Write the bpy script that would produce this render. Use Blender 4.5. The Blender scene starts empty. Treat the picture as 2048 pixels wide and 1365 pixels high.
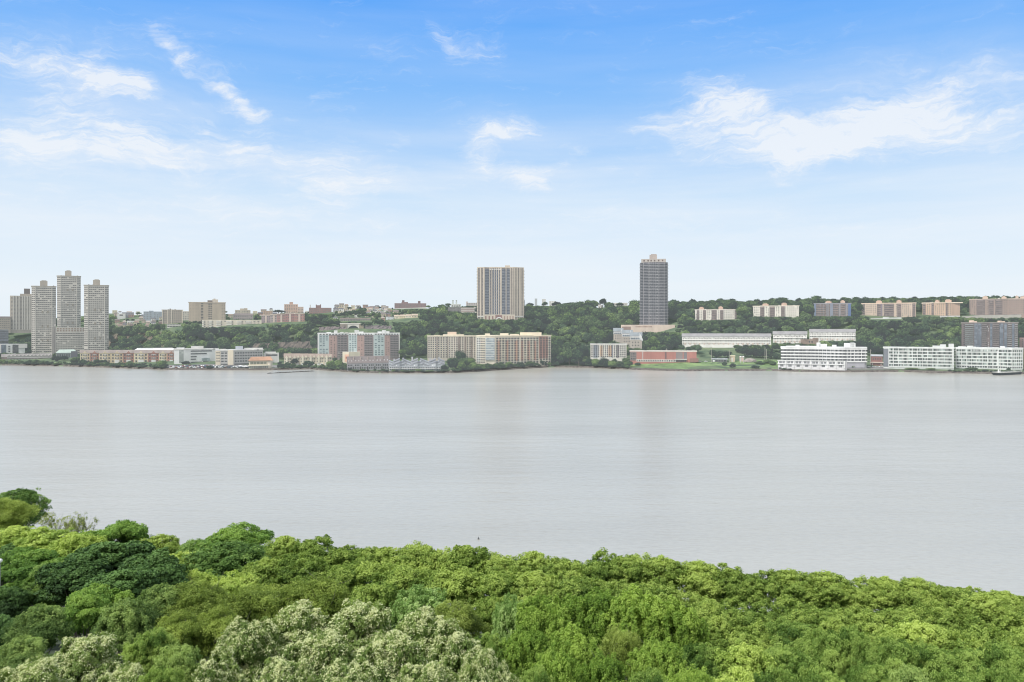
import bpy, math, random
import numpy as np
from mathutils import Vector

random.seed(7)
RNG = np.random.default_rng(7)
SC = bpy.context.scene
COL = SC.collection
# ------------------------------------------------------------------ camera
F, HY, CX, HC = 1600.0, 658.0, 1024.0, 60.0      # focal length and horizon of the survey grid, eye 60 m over the river
cam_d = bpy.data.cameras.new('camera'); cam = bpy.data.objects.new('camera', cam_d); COL.objects.link(cam)
cam.location = (0, 0, HC); cam.rotation_euler = (math.pi/2, 0, 0)
cam_d.sensor_width = 36; cam_d.lens = 36*F/2048
cam_d.shift_y = -(682.5-HY)/2048
cam_d.clip_start = 1; cam_d.clip_end = 30000
SC.camera = cam
SC.render.resolution_x, SC.render.resolution_y = 1024, 682
SC.view_settings.view_transform = 'Standard'; SC.view_settings.look = 'None'
SC.view_settings.exposure = 0; SC.view_settings.gamma = 1
SC.render.engine = 'CYCLES'
cy = SC.cycles
cy.max_bounces = 5; cy.diffuse_bounces = 3; cy.glossy_bounces = 2; cy.transmission_bounces = 3; cy.transparent_max_bounces = 4
cy.use_denoising = True; cy.pixel_filter_type = 'BLACKMAN_HARRIS'; cy.filter_width = 1.05
cy.caustics_reflective = False; cy.caustics_refractive = False

# ------------------------------------------------------------------ small helpers
def lin(c):
    out = []
    for v in c[:3]:
        v /= 255.0
        out.append(v/12.92 if v <= .04045 else ((v+.055)/1.055)**2.4)
    return np.array(out)
def zat(py, Y): return HC-(py-HY)/F*Y
def xat(px, Y): return (px-CX)/F*Y
def tag(o, label=None, cat=None, group=None, kind=None):
    if label: o['label'] = label
    if cat: o['category'] = cat
    if group: o['group'] = group
    if kind: o['kind'] = kind
    return o
def empty(name, loc):
    o = bpy.data.objects.new(name, None); COL.objects.link(o); o.location = loc; o.empty_display_size = 1
    return o
def link(name, me, parent=None, loc=None):
    o = bpy.data.objects.new(name, me); COL.objects.link(o)
    if parent is not None: o.parent = parent
    if loc is not None: o.location = loc
    return o
def mesh_np(name, V, faces_flat, nper, mat, tint=None, smooth=False):
    """V (n,3); faces_flat (m*nper) indices"""
    me = bpy.data.meshes.new(name)
    V = np.asarray(V, np.float32); I = np.asarray(faces_flat, np.int32).ravel(); m = len(I)//nper
    me.vertices.add(len(V)); me.vertices.foreach_set('co', V.ravel())
    me.loops.add(len(I)); me.loops.foreach_set('vertex_index', I)
    me.polygons.add(m); me.polygons.foreach_set('loop_start', np.arange(0, m*nper, nper, dtype=np.int32))
    me.polygons.foreach_set('loop_total', np.full(m, nper, np.int32))
    me.polygons.foreach_set('use_smooth', np.full(m, bool(smooth)))
    if tint is not None:
        a = me.attributes.new('tint', 'FLOAT', 'POINT'); a.data.foreach_set('value', np.asarray(tint, np.float32))
    if mat is not None: me.materials.append(mat)
    me.update(calc_edges=True); me.validate()
    return me
class MB:
    def __init__(s): s.v, s.f = [], []
    def add(s, vs, fs):
        n = len(s.v); s.v += [tuple(v) for v in vs]; s.f += [tuple(i+n for i in f) for f in fs]; return s
    def box(s, a, b):
        (x0, y0, z0), (x1, y1, z1) = a, b
        return s.add([(x0,y0,z0),(x1,y0,z0),(x1,y1,z0),(x0,y1,z0),(x0,y0,z1),(x1,y0,z1),(x1,y1,z1),(x0,y1,z1)],
                     [(0,3,2,1),(4,5,6,7),(0,1,5,4),(1,2,6,5),(2,3,7,6),(3,0,4,7)])
    def hexa(s, p):      # 4 bottom + 4 top points, same winding
        return s.add(p, [(0,3,2,1),(4,5,6,7),(0,1,5,4),(1,2,6,5),(2,3,7,6),(3,0,4,7)])
    def prism(s, poly, z0, z1):
        n = len(poly)
        return s.add([(x,y,z0) for x,y in poly]+[(x,y,z1) for x,y in poly],
                     [tuple(range(n-1,-1,-1)), tuple(range(n,2*n))]+[(i,(i+1)%n,n+(i+1)%n,n+i) for i in range(n)])
    def tube(s, pts, rad, n=6):
        rings = []
        for k, p in enumerate(pts):
            p = Vector(p); a = Vector(pts[min(k+1,len(pts)-1)])-Vector(pts[max(k-1,0)])
            a.normalize(); u = a.orthogonal().normalized(); w = a.cross(u)
            rings.append([p+(u*math.cos(2*math.pi*i/n)+w*math.sin(2*math.pi*i/n))*rad[k] for i in range(n)])
        vs = [q for r in rings for q in r]
        fs = [(k*n+i, k*n+(i+1)%n, (k+1)*n+(i+1)%n, (k+1)*n+i) for k in range(len(pts)-1) for i in range(n)]
        fs += [tuple(range(n-1,-1,-1)), tuple(range((len(pts)-1)*n, len(pts)*n))]
        return s.add(vs, fs)
    def mesh(s, name, mat, smooth=False):
        me = bpy.data.meshes.new(name); me.from_pydata(s.v, [], s.f)
        if mat is not None: me.materials.append(mat)
        if smooth: me.polygons.foreach_set('use_smooth', [True]*len(me.polygons))
        me.update(); return me
    def build(s, name, mat, parent=None, loc=None, smooth=False):
        return link(name, s.mesh(name, mat, smooth), parent, loc)

# ------------------------------------------------------------------ materials
HAZE = np.array([.60, .68, .72])  # haze colour, painted onto far surfaces as emission
WALL_E = 1.0                       # how bright a white wall facing the river comes out
def node_mat(name):
    m = bpy.data.materials.new(name); m.use_nodes = True
    nt = m.node_tree; nt.nodes.clear()
    out = nt.nodes.new('ShaderNodeOutputMaterial')
    return m, nt, out
MC = {}
def hazed(rgb, h):
    """surface colour that shows as photo colour rgb under painted haze of share h"""
    c = lin(rgb); y = c@np.array([.3,.59,.11]); c = y+(c-y)*.72
    return np.clip((c/WALL_E-(h-.075)*HAZE*.9)/(1-h), .012, .92)
def M(rgb, h=.10, kind='wall'):
    h = h+.075
    key = (tuple(rgb), h, kind)
    if key in MC: return MC[key]
    m, nt, out = node_mat(kind)
    N, L = nt.nodes.new, nt.links.new
    c = hazed(rgb, h)
    b = N('ShaderNodeBsdfPrincipled')
    b.inputs['Roughness'].default_value = {'glass': .12, 'metal': .4}.get(kind, .85)
    b.inputs['Specular IOR Level'].default_value = {'glass': .6, 'metal': .5}.get(kind, .2)
    geo = N('ShaderNodeNewGeometry')
    if kind == 'glass':
        # every pane its own darkness: blinds, curtains, sky reflections put into the colour
        v = N('ShaderNodeVectorMath'); v.operation = 'SNAP'; v.inputs[1].default_value = (3.1, 3.1, 3.0)
        L(geo.outputs['Position'], v.inputs[0])
        wn = N('ShaderNodeTexWhiteNoise'); wn.noise_dimensions = '3D'; L(v.outputs[0], wn.inputs['Vector'])
        mr = N('ShaderNodeMapRange'); mr.inputs['From Min'].default_value = .35; mr.inputs['From Max'].default_value = 1
        mr.inputs['To Min'].default_value = .0; mr.inputs['To Max'].default_value = .45
        L(wn.outputs['Value'], mr.inputs['Value'])
        mx = N('ShaderNodeMix'); mx.data_type = 'RGBA'
        mx.inputs['A'].default_value = (*(c*.75), 1); mx.inputs['B'].default_value = (*np.clip(c*1.5+.12, 0, .8), 1)
        L(mr.outputs['Result'], mx.inputs['Factor'])
    else:
        nz = N('ShaderNodeTexNoise'); nz.inputs['Scale'].default_value = .09; nz.inputs['Detail'].default_value = 6
        nz.inputs['Roughness'].default_value = .65
        mp = N('ShaderNodeMapping'); mp.inputs['Scale'].default_value = (1, 1, .35) if kind == 'wall' else (1, 1, 1)
        L(geo.outputs['Position'], mp.inputs['Vector']); L(mp.outputs[0], nz.inputs['Vector'])
        mr = N('ShaderNodeMapRange'); mr.inputs['From Min'].default_value = .3; mr.inputs['From Max'].default_value = .7
        L(nz.outputs['Fac'], mr.inputs['Value'])
        mx = N('ShaderNodeMix'); mx.data_type = 'RGBA'
        k = {'rock': .55, 'roof': .8}.get(kind, .86)
        mx.inputs['A'].default_value = (*(c*k), 1); mx.inputs['B'].default_value = (*np.clip(c*(2-k), 0, .92), 1)
        L(mr.outputs['Result'], mx.inputs['Factor'])
    mul = N('ShaderNodeMix'); mul.data_type = 'RGBA'; mul.inputs['Factor'].default_value = h
    L(mx.outputs['Result'], mul.inputs['A']); mul.inputs['B'].default_value = (0, 0, 0, 1)
    L(mul.outputs['Result'], b.inputs['Base Color'])
    # distance haze painted as a faint glow on every far surface
    b.inputs['Emission Color'].default_value = (*HAZE, 1); b.inputs['Emission Strength'].default_value = h*.9
    L(b.outputs[0], out.inputs[0])
    MC[key] = m
    return m

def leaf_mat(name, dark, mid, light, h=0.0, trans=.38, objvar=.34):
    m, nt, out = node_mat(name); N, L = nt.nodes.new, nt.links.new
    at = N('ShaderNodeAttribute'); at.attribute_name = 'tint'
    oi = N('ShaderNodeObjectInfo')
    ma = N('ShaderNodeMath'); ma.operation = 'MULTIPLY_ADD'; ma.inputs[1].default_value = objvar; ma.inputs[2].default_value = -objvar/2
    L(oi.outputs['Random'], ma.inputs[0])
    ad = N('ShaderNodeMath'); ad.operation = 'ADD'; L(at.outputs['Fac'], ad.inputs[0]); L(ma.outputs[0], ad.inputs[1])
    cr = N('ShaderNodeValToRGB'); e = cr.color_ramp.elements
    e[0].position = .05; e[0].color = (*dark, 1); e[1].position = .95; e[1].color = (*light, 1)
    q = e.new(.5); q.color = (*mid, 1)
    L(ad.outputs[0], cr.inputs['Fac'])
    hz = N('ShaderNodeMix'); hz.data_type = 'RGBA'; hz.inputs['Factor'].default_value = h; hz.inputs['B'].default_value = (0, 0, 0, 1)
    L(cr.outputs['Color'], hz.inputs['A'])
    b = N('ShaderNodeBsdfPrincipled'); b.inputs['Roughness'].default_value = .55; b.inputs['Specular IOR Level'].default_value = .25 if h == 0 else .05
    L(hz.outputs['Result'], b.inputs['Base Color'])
    b.inputs['Emission Color'].default_value = (*HAZE, 1); b.inputs['Emission Strength'].default_value = h*.9  # haze share painted on the leaves as weak emission
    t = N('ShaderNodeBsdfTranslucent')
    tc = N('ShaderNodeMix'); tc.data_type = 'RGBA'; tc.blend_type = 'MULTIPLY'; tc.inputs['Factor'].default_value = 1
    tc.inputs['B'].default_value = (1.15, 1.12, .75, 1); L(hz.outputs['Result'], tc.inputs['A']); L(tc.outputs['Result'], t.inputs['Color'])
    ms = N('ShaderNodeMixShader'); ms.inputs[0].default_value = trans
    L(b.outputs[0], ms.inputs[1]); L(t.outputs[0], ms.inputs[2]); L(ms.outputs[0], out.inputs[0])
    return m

# ------------------------------------------------------------------ sky and sun
SUN_EL, SUN_AZ = math.radians(50), math.radians(228)     # azimuth clockwise from +Y (the view direction)
def cloud_world():
    w = bpy.data.worlds.new('World'); SC.world = w; w.use_nodes = True
    nt = w.node_tree; nt.nodes.clear(); N, L = nt.nodes.new, nt.links.new
    out = N('ShaderNodeOutputWorld')
    sky = N('ShaderNodeTexSky'); sky.sky_type = 'NISHITA'; sky.sun_disc = False
    sky.sun_elevation = SUN_EL; sky.sun_rotation = SUN_AZ; sky.air_density = 1; sky.dust_density = 2; sky.ozone_density = 1
    bg = N('ShaderNodeBackground'); bg.inputs['Strength'].default_value = .10; L(sky.outputs[0], bg.inputs['Color'])
    tc = N('ShaderNodeTexCoord'); sep = N('ShaderNodeSeparateXYZ'); L(tc.outputs['Generated'], sep.inputs[0])
    az = N('ShaderNodeMath'); az.operation = 'ARCTAN2'; L(sep.outputs['X'], az.inputs[0]); L(sep.outputs['Y'], az.inputs[1])
    el = N('ShaderNodeMath'); el.operation = 'ARCSINE'; L(sep.outputs['Z'], el.inputs[0])
    P = N('ShaderNodeCombineXYZ'); L(az.outputs[0], P.inputs[0]); L(el.outputs[0], P.inputs[1])
    # blue of the air by elevation
    mr = N('ShaderNodeMapRange'); mr.inputs['From Min'].default_value = 0; mr.inputs['From Max'].default_value = math.radians(45)
    L(el.outputs[0], mr.inputs['Value'])
    cr = N('ShaderNodeValToRGB'); e = cr.color_ramp.elements
    stops = [(0, (233,246,254)), (3, (235,246,255)), (6.2, (226,241,255)), (9.2, (208,232,255)), (12.4, (176,214,255)), (16.5, (138,194,255)), (20, (112,180,255)), (23, (90,167,253)), (28, (120,176,240)), (45, (206,216,228))]  # highest stops, out of view, whitened for neutral fill light
    e[0].position = 0; e[0].color = (*lin(stops[0][1]), 1); e[1].position = 1; e[1].color = (*lin(stops[-1][1]), 1)
    for d, c in stops[1:-1]:
        q = e.new(d/45); q.color = (*lin(c), 1)
    L(mr.outputs['Result'], cr.inputs['Fac'])
    # wispy domain warp
    def noise(scale, detail, rough, vec, dist=0.0):
        n = N('ShaderNodeTexNoise'); n.inputs['Scale'].default_value = scale; n.inputs['Detail'].default_value = detail
        n.inputs['Roughness'].default_value = rough; n.inputs['Distortion'].default_value = dist; L(vec, n.inputs['Vector']); return n
    n1 = noise(9, 5, .6, P.outputs[0])
    sub = N('ShaderNodeVectorMath'); sub.operation = 'SUBTRACT'; L(n1.outputs['Color'], sub.inputs[0]); sub.inputs[1].default_value = (.5, .5, .5)
    scl = N('ShaderNodeVectorMath'); scl.operation = 'MULTIPLY'; L(sub.outputs[0], scl.inputs[0]); scl.inputs[1].default_value = (.11, .06, 0)
    W = N('ShaderNodeVectorMath'); W.operation = 'ADD'; L(P.outputs[0], W.inputs[0]); L(scl.outputs[0], W.inputs[1])
    feats = [  # x, y, half width, half height, tilt, strength on the survey grid
        (100,148,140,32,10,.62),(215,148,62,24,15,.85),(245,170,52,17,5,.75),(60,110,140,40,0,.35),(335,95,52,13,48,.8),(420,150,95,36,35,.42),(465,190,68,22,32,.8),(500,206,34,12,20,.65),
        (195,240,105,18,12,.9),(70,283,140,38,3,.75),(200,300,150,32,6,.65),(330,300,140,32,8,.55),(470,285,95,16,12,.55),(580,320,170,42,8,.42),(690,368,130,38,-14,.5),(600,170,90,80,40,.16),(60,50,240,50,0,.2),
        (955,298,52,38,60,.55),(1032,262,58,15,-8,.8),(985,270,66,22,-20,.55),(1030,345,92,25,20,.65),(1060,360,36,13,20,.55),(1115,326,46,13,-18,.65),(1195,337,34,9,0,.7),(1150,297,36,8,12,.65),(805,262,36,11,12,.7),(800,285,30,18,-20,.45),
        (930,85,90,34,30,.45),(880,60,46,13,40,.4),(990,60,34,46,10,.22),
        (1450,195,92,34,20,.7),(1400,235,125,32,-5,.65),(1500,235,100,36,30,.65),(1560,280,160,38,8,.85),(1690,258,150,34,-10,.8),(1790,218,115,32,-18,.8),(1600,312,100,32,0,.75),(1562,345,58,30,-60,.75),(1640,318,58,18,-10,.55),(1420,300,80,32,35,.45),(1880,250,140,38,-4,.5),(1960,255,130,36,3,.55),(1920,170,180,74,10,.28),(1345,225,80,22,-10,.35),
        (1000,470,1400,46,0,.22),(300,410,520,40,-2,.35)]
    acc = None
    for px, py, a, b, rot, st in feats:
        t = math.atan((px-CX)/F); v = math.atan((HY-py)/F*math.cos(t))
        mp = N('ShaderNodeMapping'); mp.vector_type = 'TEXTURE'
        mp.inputs['Location'].default_value = (t, v, 0); mp.inputs['Rotation'].default_value = (0, 0, math.radians(-rot))
        mp.inputs['Scale'].default_value = (a/F, b/F, 1); L(W.outputs[0], mp.inputs['Vector'])
        ln = N('ShaderNodeVectorMath'); ln.operation = 'LENGTH'; L(mp.outputs[0], ln.inputs[0])
        f = N('ShaderNodeMapRange'); f.interpolation_type = 'SMOOTHSTEP'
        f.inputs['From Min'].default_value = 1.75; f.inputs['From Max'].default_value = .0
        f.inputs['To Min'].default_value = 0; f.inputs['To Max'].default_value = st; L(ln.outputs['Value'], f.inputs['Value'])
        if acc is None: acc = f.outputs['Result']
        else:
            m = N('ShaderNodeMath'); m.operation = 'ADD'; L(acc, m.inputs[0]); L(f.outputs['Result'], m.inputs[1]); acc = m.outputs[0]
    # streaky cirrus texture
    mp = N('ShaderNodeMapping'); mp.inputs['Scale'].default_value = (7, 24, 1); mp.inputs['Rotation'].default_value = (0, 0, math.radians(-9)); L(W.outputs[0], mp.inputs['Vector'])
    n2 = noise(1.0, 9, .62, mp.outputs[0], .9)
    r2 = N('ShaderNodeMapRange'); r2.interpolation_type = 'SMOOTHSTEP'; r2.inputs['From Min'].default_value = .22; r2.inputs['From Max'].default_value = .82
    r2.inputs['To Min'].default_value = .18; r2.inputs['To Max'].default_value = 1.05; L(n2.outputs['Fac'], r2.inputs['Value'])
    mul = N('ShaderNodeMath'); mul.operation = 'MULTIPLY'; L(acc, mul.inputs[0]); L(r2.outputs['Result'], mul.inputs[1])
    # feathered edges: the noise eats into the wisps instead of only dimming them
    mpf = N('ShaderNodeMapping'); mpf.inputs['Scale'].default_value = (26, 120, 1); mpf.inputs['Rotation'].default_value = (0, 0, math.radians(-14)); L(W.outputs[0], mpf.inputs['Vector'])
    nf = noise(1.0, 7, .65, mpf.outputs[0], .6)
    nn_ = N('ShaderNodeMath'); nn_.operation = 'MULTIPLY_ADD'; L(nf.outputs['Fac'], nn_.inputs[0]); nn_.inputs[1].default_value = .8; L(n2.outputs['Fac'], nn_.inputs[2])
    er = N('ShaderNodeMapRange'); er.inputs['From Min'].default_value = .55; er.inputs['From Max'].default_value = 1.25; er.inputs['To Min'].default_value = -.80; er.inputs['To Max'].default_value = .22; er.clamp = False; L(nn_.outputs[0], er.inputs['Value'])
    a9 = N('ShaderNodeMath'); a9.operation = 'MULTIPLY_ADD'; L(acc, a9.inputs[0]); a9.inputs[1].default_value = .74; L(er.outputs['Result'], a9.inputs[2])
    mul = N('ShaderNodeMapRange'); mul.interpolation_type = 'SMOOTHSTEP'; mul.inputs['From Min'].default_value = -.24; mul.inputs['From Max'].default_value = 1.22; L(a9.outputs[0], mul.inputs['Value'])
    # thin veils everywhere, away from the modelled wisps too
    mp3 = N('ShaderNodeMapping'); mp3.inputs['Scale'].default_value = (2.0, 20, 1); L(P.outputs[0], mp3.inputs['Vector'])
    n3 = noise(1.0, 6, .55, mp3.outputs[0], .1)
    r3 = N('ShaderNodeMapRange'); r3.inputs['From Min'].default_value = .40; r3.inputs['From Max'].default_value = .75; r3.inputs['To Max'].default_value = .36; L(n3.outputs['Fac'], r3.inputs['Value'])
    lowv = N('ShaderNodeMapRange'); lowv.interpolation_type = 'SMOOTHSTEP'; lowv.inputs['From Min'].default_value = math.radians(17); lowv.inputs['From Max'].default_value = math.radians(9); lowv.inputs['To Min'].default_value = .35; lowv.inputs['To Max'].default_value = 1.7; L(el.outputs[0], lowv.inputs['Value'])
    soft = None      # broad soft veils of thin cirrostratus around the wisps
    for px, py, a, b, rot, st in ((150,200,420,190,4,.30),(1660,245,560,170,-4,.26),(1000,305,230,120,10,.20),(480,340,520,110,4,.26),(1880,170,260,150,0,.16)):
        t = math.atan((px-CX)/F); v = math.atan((HY-py)/F*math.cos(t))
        mp = N('ShaderNodeMapping'); mp.vector_type = 'TEXTURE'; mp.inputs['Location'].default_value = (t, v, 0); mp.inputs['Rotation'].default_value = (0, 0, math.radians(-rot)); mp.inputs['Scale'].default_value = (a/F, b/F, 1); L(W.outputs[0], mp.inputs['Vector'])
        ln = N('ShaderNodeVectorMath'); ln.operation = 'LENGTH'; L(mp.outputs[0], ln.inputs[0])
        f = N('ShaderNodeMapRange'); f.interpolation_type = 'SMOOTHSTEP'; f.inputs['From Min'].default_value = 1.0; f.inputs['From Max'].default_value = 0; f.inputs['To Min'].default_value = 0; f.inputs['To Max'].default_value = st; L(ln.outputs['Value'], f.inputs['Value'])
        if soft is None: soft = f.outputs['Result']
        else:
            m = N('ShaderNodeMath'); m.operation = 'ADD'; L(soft, m.inputs[0]); L(f.outputs['Result'], m.inputs[1]); soft = m.outputs[0]
    sm = N('ShaderNodeMath'); sm.operation = 'MULTIPLY'; L(soft, sm.inputs[0]); L(r2.outputs['Result'], sm.inputs[1])
    sa = N('ShaderNodeMath'); sa.operation = 'MULTIPLY_ADD'; L(sm.outputs[0], sa.inputs[0]); sa.inputs[1].default_value = 1.05
    tex = N('ShaderNodeMapRange'); tex.inputs['From Min'].default_value = .32; tex.inputs['From Max'].default_value = .66; tex.inputs['To Min'].default_value = .42; tex.inputs['To Max'].default_value = 1.08; L(nf.outputs['Fac'], tex.inputs['Value'])
    mt = N('ShaderNodeMath'); mt.operation = 'MULTIPLY'; L(mul.outputs[0], mt.inputs[0]); L(tex.outputs['Result'], mt.inputs[1]); L(mt.outputs[0], sa.inputs[2]); mul = sa
    vm = N('ShaderNodeMath'); vm.operation = 'MULTIPLY'; L(r3.outputs['Result'], vm.inputs[0]); L(lowv.outputs['Result'], vm.inputs[1])
    ad = N('ShaderNodeMath'); ad.operation = 'ADD'; ad.use_clamp = True; L(mul.outputs[0], ad.inputs[0]); L(vm.outputs[0], ad.inputs[1])
    sc = N('ShaderNodeMath'); sc.operation = 'MINIMUM'; L(ad.outputs[0], sc.inputs[0]); sc.inputs[1].default_value = .88
    mx = N('ShaderNodeMix'); mx.data_type = 'RGBA'; L(sc.outputs[0], mx.inputs['Factor']); L(cr.outputs['Color'], mx.inputs['A']); mx.inputs['B'].default_value = (*lin((246,250,255)), 1)
    # unseen sky overhead and behind the viewer whitened like overcast for neutral fill
    back = N('ShaderNodeMapRange'); back.interpolation_type = 'SMOOTHSTEP'; back.inputs['From Min'].default_value = .55; back.inputs['From Max'].default_value = -.25; L(sep.outputs['Y'], back.inputs['Value'])
    mx2 = N('ShaderNodeMix'); mx2.data_type = 'RGBA'; L(back.outputs['Result'], mx2.inputs['Factor']); L(mx.outputs['Result'], mx2.inputs['A']); mx2.inputs['B'].default_value = (.92, .93, .95, 1)
    mx = mx2
    bg2 = N('ShaderNodeBackground'); bg2.inputs['Strength'].default_value = 1.0; L(mx.outputs['Result'], bg2.inputs['Color'])
    ms = N('ShaderNodeMixShader'); ms.inputs[0].default_value = .94; L(bg.outputs[0], ms.inputs[1]); L(bg2.outputs[0], ms.inputs[2])
    L(ms.outputs[0], out.inputs['Surface'])
cloud_world()
sd = bpy.data.lights.new('sun', 'SUN'); sun = bpy.data.objects.new('sun', sd); COL.objects.link(sun)
sd.energy = 3.4; sd.angle = math.radians(9); sd.color = (1, .975, .94)
d = Vector((math.sin(SUN_AZ)*math.cos(SUN_EL), math.cos(SUN_AZ)*math.cos(SUN_EL), math.sin(SUN_EL)))
sun.rotation_euler = d.to_track_quat('Z', 'Y').to_euler(); sun.location = (0, -50, 200)

# ------------------------------------------------------------------ far terrain
TAB = np.array([  # column, shore, foot distance, foot, top distance, top, ridge distance, ridge
 (-700,731,1700,706,1800,666,2100,644), (0,731,1700,708,1800,666,2050,642), (120,733,1700,709,1800,668,2050,636), (220,736,1640,708,1740,662,2020,628),
 (330,740,1480,704,1580,656,1900,632), (450,741,1440,708,1540,654,1900,628), (540,741,1420,712,1500,656,1900,628), (620,739,1400,714,1480,656,1900,628), (700,745,1400,714,1460,660,1880,620),
 (760,747,1400,714,1460,660,1850,620), (900,747,1380,710,1500,650,1850,616), (1000,741,1380,710,1500,644,1850,616),
 (1100,735,1420,716,1560,652,1850,616), (1180,736,1420,716,1560,656,1850,616), (1290,741,1420,700,1540,662,1850,617), (1370,743,1400,692,1500,650,1800,614),
 (1450,742,1390,690,1480,646,1780,612), (1540,742,1380,688,1460,642,1750,610), (1600,744,1380,688,1460,642,1750,610), (1700,745,1360,690,1460,642,1720,609), (1800,744,1350,704,1460,640,1700,608),
 (1850,746,1350,704,1460,640,1700,607), (1900,747,1350,704,1460,640,1700,606), (2048,749,1350,704,1460,638,1700,605), (2800,749,1350,704,1460,638,1700,605)], float)
def colrow(px): return [np.interp(px, TAB[:,0], TAB[:,k]) for k in range(1, 8)]
def hsh(x, y): return math.sin(x*.021+1.3)*math.cos(y*.017+.4)+.5*math.sin(x*.053+y*.031)
def shoreY(px): return 60*F/(np.interp(px, TAB[:,0], TAB[:,1])-HY)
def ground(x, Y):
    px = CX+x/Y*F
    s, fy, fp, ty, tp, ry, rp = colrow(px)
    sy = 60*F/(s-HY); zf, zt, zr = zat(fp, fy), zat(tp, ty), zat(rp, ry)
    if Y < sy+3: return 1.6+(Y-sy-3)*.55
    if Y < sy+14: return 1.6+(Y-sy-3)*.09
    if Y < fy:
        t = (Y-sy-14)/(fy-sy-14); return 2.6+(zf-2.6)*t**1.25
    if Y < ty:
        t = (Y-fy)/(ty-fy); return zf+(zt-zf)*(t*t*(3-2*t)*.6+t*.4)
    if Y < ry:
        t = (Y-ty)/(ry-ty); return zt+(zr-zt)*t**.85
    return zr-(Y-ry)*.002
def autoY(px, py, lo=900, hi=2600):
    """distance at which the sight line through (px, py) meets the ground"""
    for Y in np.arange(lo, hi, 6.0):
        if Y > shoreY(px) and ground(xat(px, Y), Y) >= zat(py, Y): return float(Y)
    return float(hi)
# terrain mesh
def terrain():
    cols = list(range(-640, 2720, 14))
    offs = [-8, 0, 3, 6, 14, 30, 60, 100, 150, 200]
    V, n = [], 0
    rows = 0
    for px in cols:
        s, fy, fp, ty, tp, ry, rp = colrow(px)
        sy = 60*F/(s-HY)
        Ys = [sy-10, sy-3, sy, sy+3, sy+8, sy+14]+list(np.linspace(sy+14, fy, 10)[1:])+list(np.linspace(fy, ty, 9)[1:])+list(np.linspace(ty, ry, 12)[1:])+[ry+80, ry+200, ry+600, ry+1500, 6000, 9000]
        rows = len(Ys)
        for Y in Ys:
            x = xat(px, Y); z = ground(x, Y)
            if Y > sy+40: z += hsh(x, Y)*1.1
            V.append((x, Y, z))
    f = [(i*rows+j, (i+1)*rows+j, (i+1)*rows+j+1, i*rows+j+1) for i in range(len(cols)-1) for j in range(rows-1)]
    m, nt, out = node_mat('hillside soil'); N, L = nt.nodes.new, nt.links.new
    geo = N('ShaderNodeNewGeometry'); sp = N('ShaderNodeSeparateXYZ'); L(geo.outputs['Normal'], sp.inputs[0])
    mp = N('ShaderNodeMapping'); mp.inputs['Scale'].default_value = (1, .3, .16); L(geo.outputs['Position'], mp.inputs[0])
    nz = N('ShaderNodeTexNoise'); nz.inputs['Scale'].default_value = .16; nz.inputs['Detail'].default_value = 8; nz.inputs['Roughness'].default_value = .7; L(mp.outputs[0], nz.inputs['Vector'])
    rk = N('ShaderNodeValToRGB'); e = rk.color_ramp.elements
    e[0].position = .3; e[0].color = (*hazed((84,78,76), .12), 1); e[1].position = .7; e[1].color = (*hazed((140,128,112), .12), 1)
    L(nz.outputs['Fac'], rk.inputs['Fac'])
    n2 = N('ShaderNodeTexNoise'); n2.inputs['Scale'].default_value = .05; n2.inputs['Detail'].default_value = 8; L(geo.outputs['Position'], n2.inputs['Vector'])
    gr = N('ShaderNodeValToRGB'); e = gr.color_ramp.elements
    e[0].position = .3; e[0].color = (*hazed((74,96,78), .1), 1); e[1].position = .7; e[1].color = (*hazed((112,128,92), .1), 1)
    L(n2.outputs['Fac'], gr.inputs['Fac'])
    mr = N('ShaderNodeMapRange'); mr.inputs['From Min'].default_value = .80; mr.inputs['From Max'].default_value = .66; L(sp.outputs['Z'], mr.inputs['Value'])
    mx = N('ShaderNodeMix'); mx.data_type = 'RGBA'; L(mr.outputs['Result'], mx.inputs['Factor']); L(gr.outputs['Color'], mx.inputs['A']); L(rk.outputs['Color'], mx.inputs['B'])
    b = N('ShaderNodeBsdfDiffuse'); L(mx.outputs['Result'], b.inputs['Color'])
    em = N('ShaderNodeEmission'); em.inputs['Color'].default_value = (*HAZE, 1); em.inputs['Strength'].default_value = .09  # even glow paints the distance haze onto the slope
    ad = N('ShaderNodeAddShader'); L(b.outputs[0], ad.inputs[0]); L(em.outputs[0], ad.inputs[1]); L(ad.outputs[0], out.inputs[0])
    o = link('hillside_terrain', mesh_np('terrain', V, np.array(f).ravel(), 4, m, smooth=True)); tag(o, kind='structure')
terrain()
def drape(name, px0, px1, a, b, mat, step=8, up=.12, kind='structure', ny=6, world=False):
    """a sheet laid on the ground; a and b give near and far edge as functions of the column (distances)"""
    cols = list(np.arange(px0, px1+.1, step)); V = []
    for px in cols:
        for k in range(ny+1):
            Y = a(px)+(b(px)-a(px))*k/ny; x = xat(px, Y); V.append((x, Y, ground(x, Y)+up+(hsh(x, Y)*1.1 if Y > shoreY(px)+40 else 0)))
    n = ny+1
    f = [(i*n+j, (i+1)*n+j, (i+1)*n+j+1, i*n+j+1) for i in range(len(cols)-1) for j in range(ny)]
    o = link(name, mesh_np(name, V, np.array(f).ravel(), 4, mat)); tag(o, kind=kind)
    return o
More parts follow.
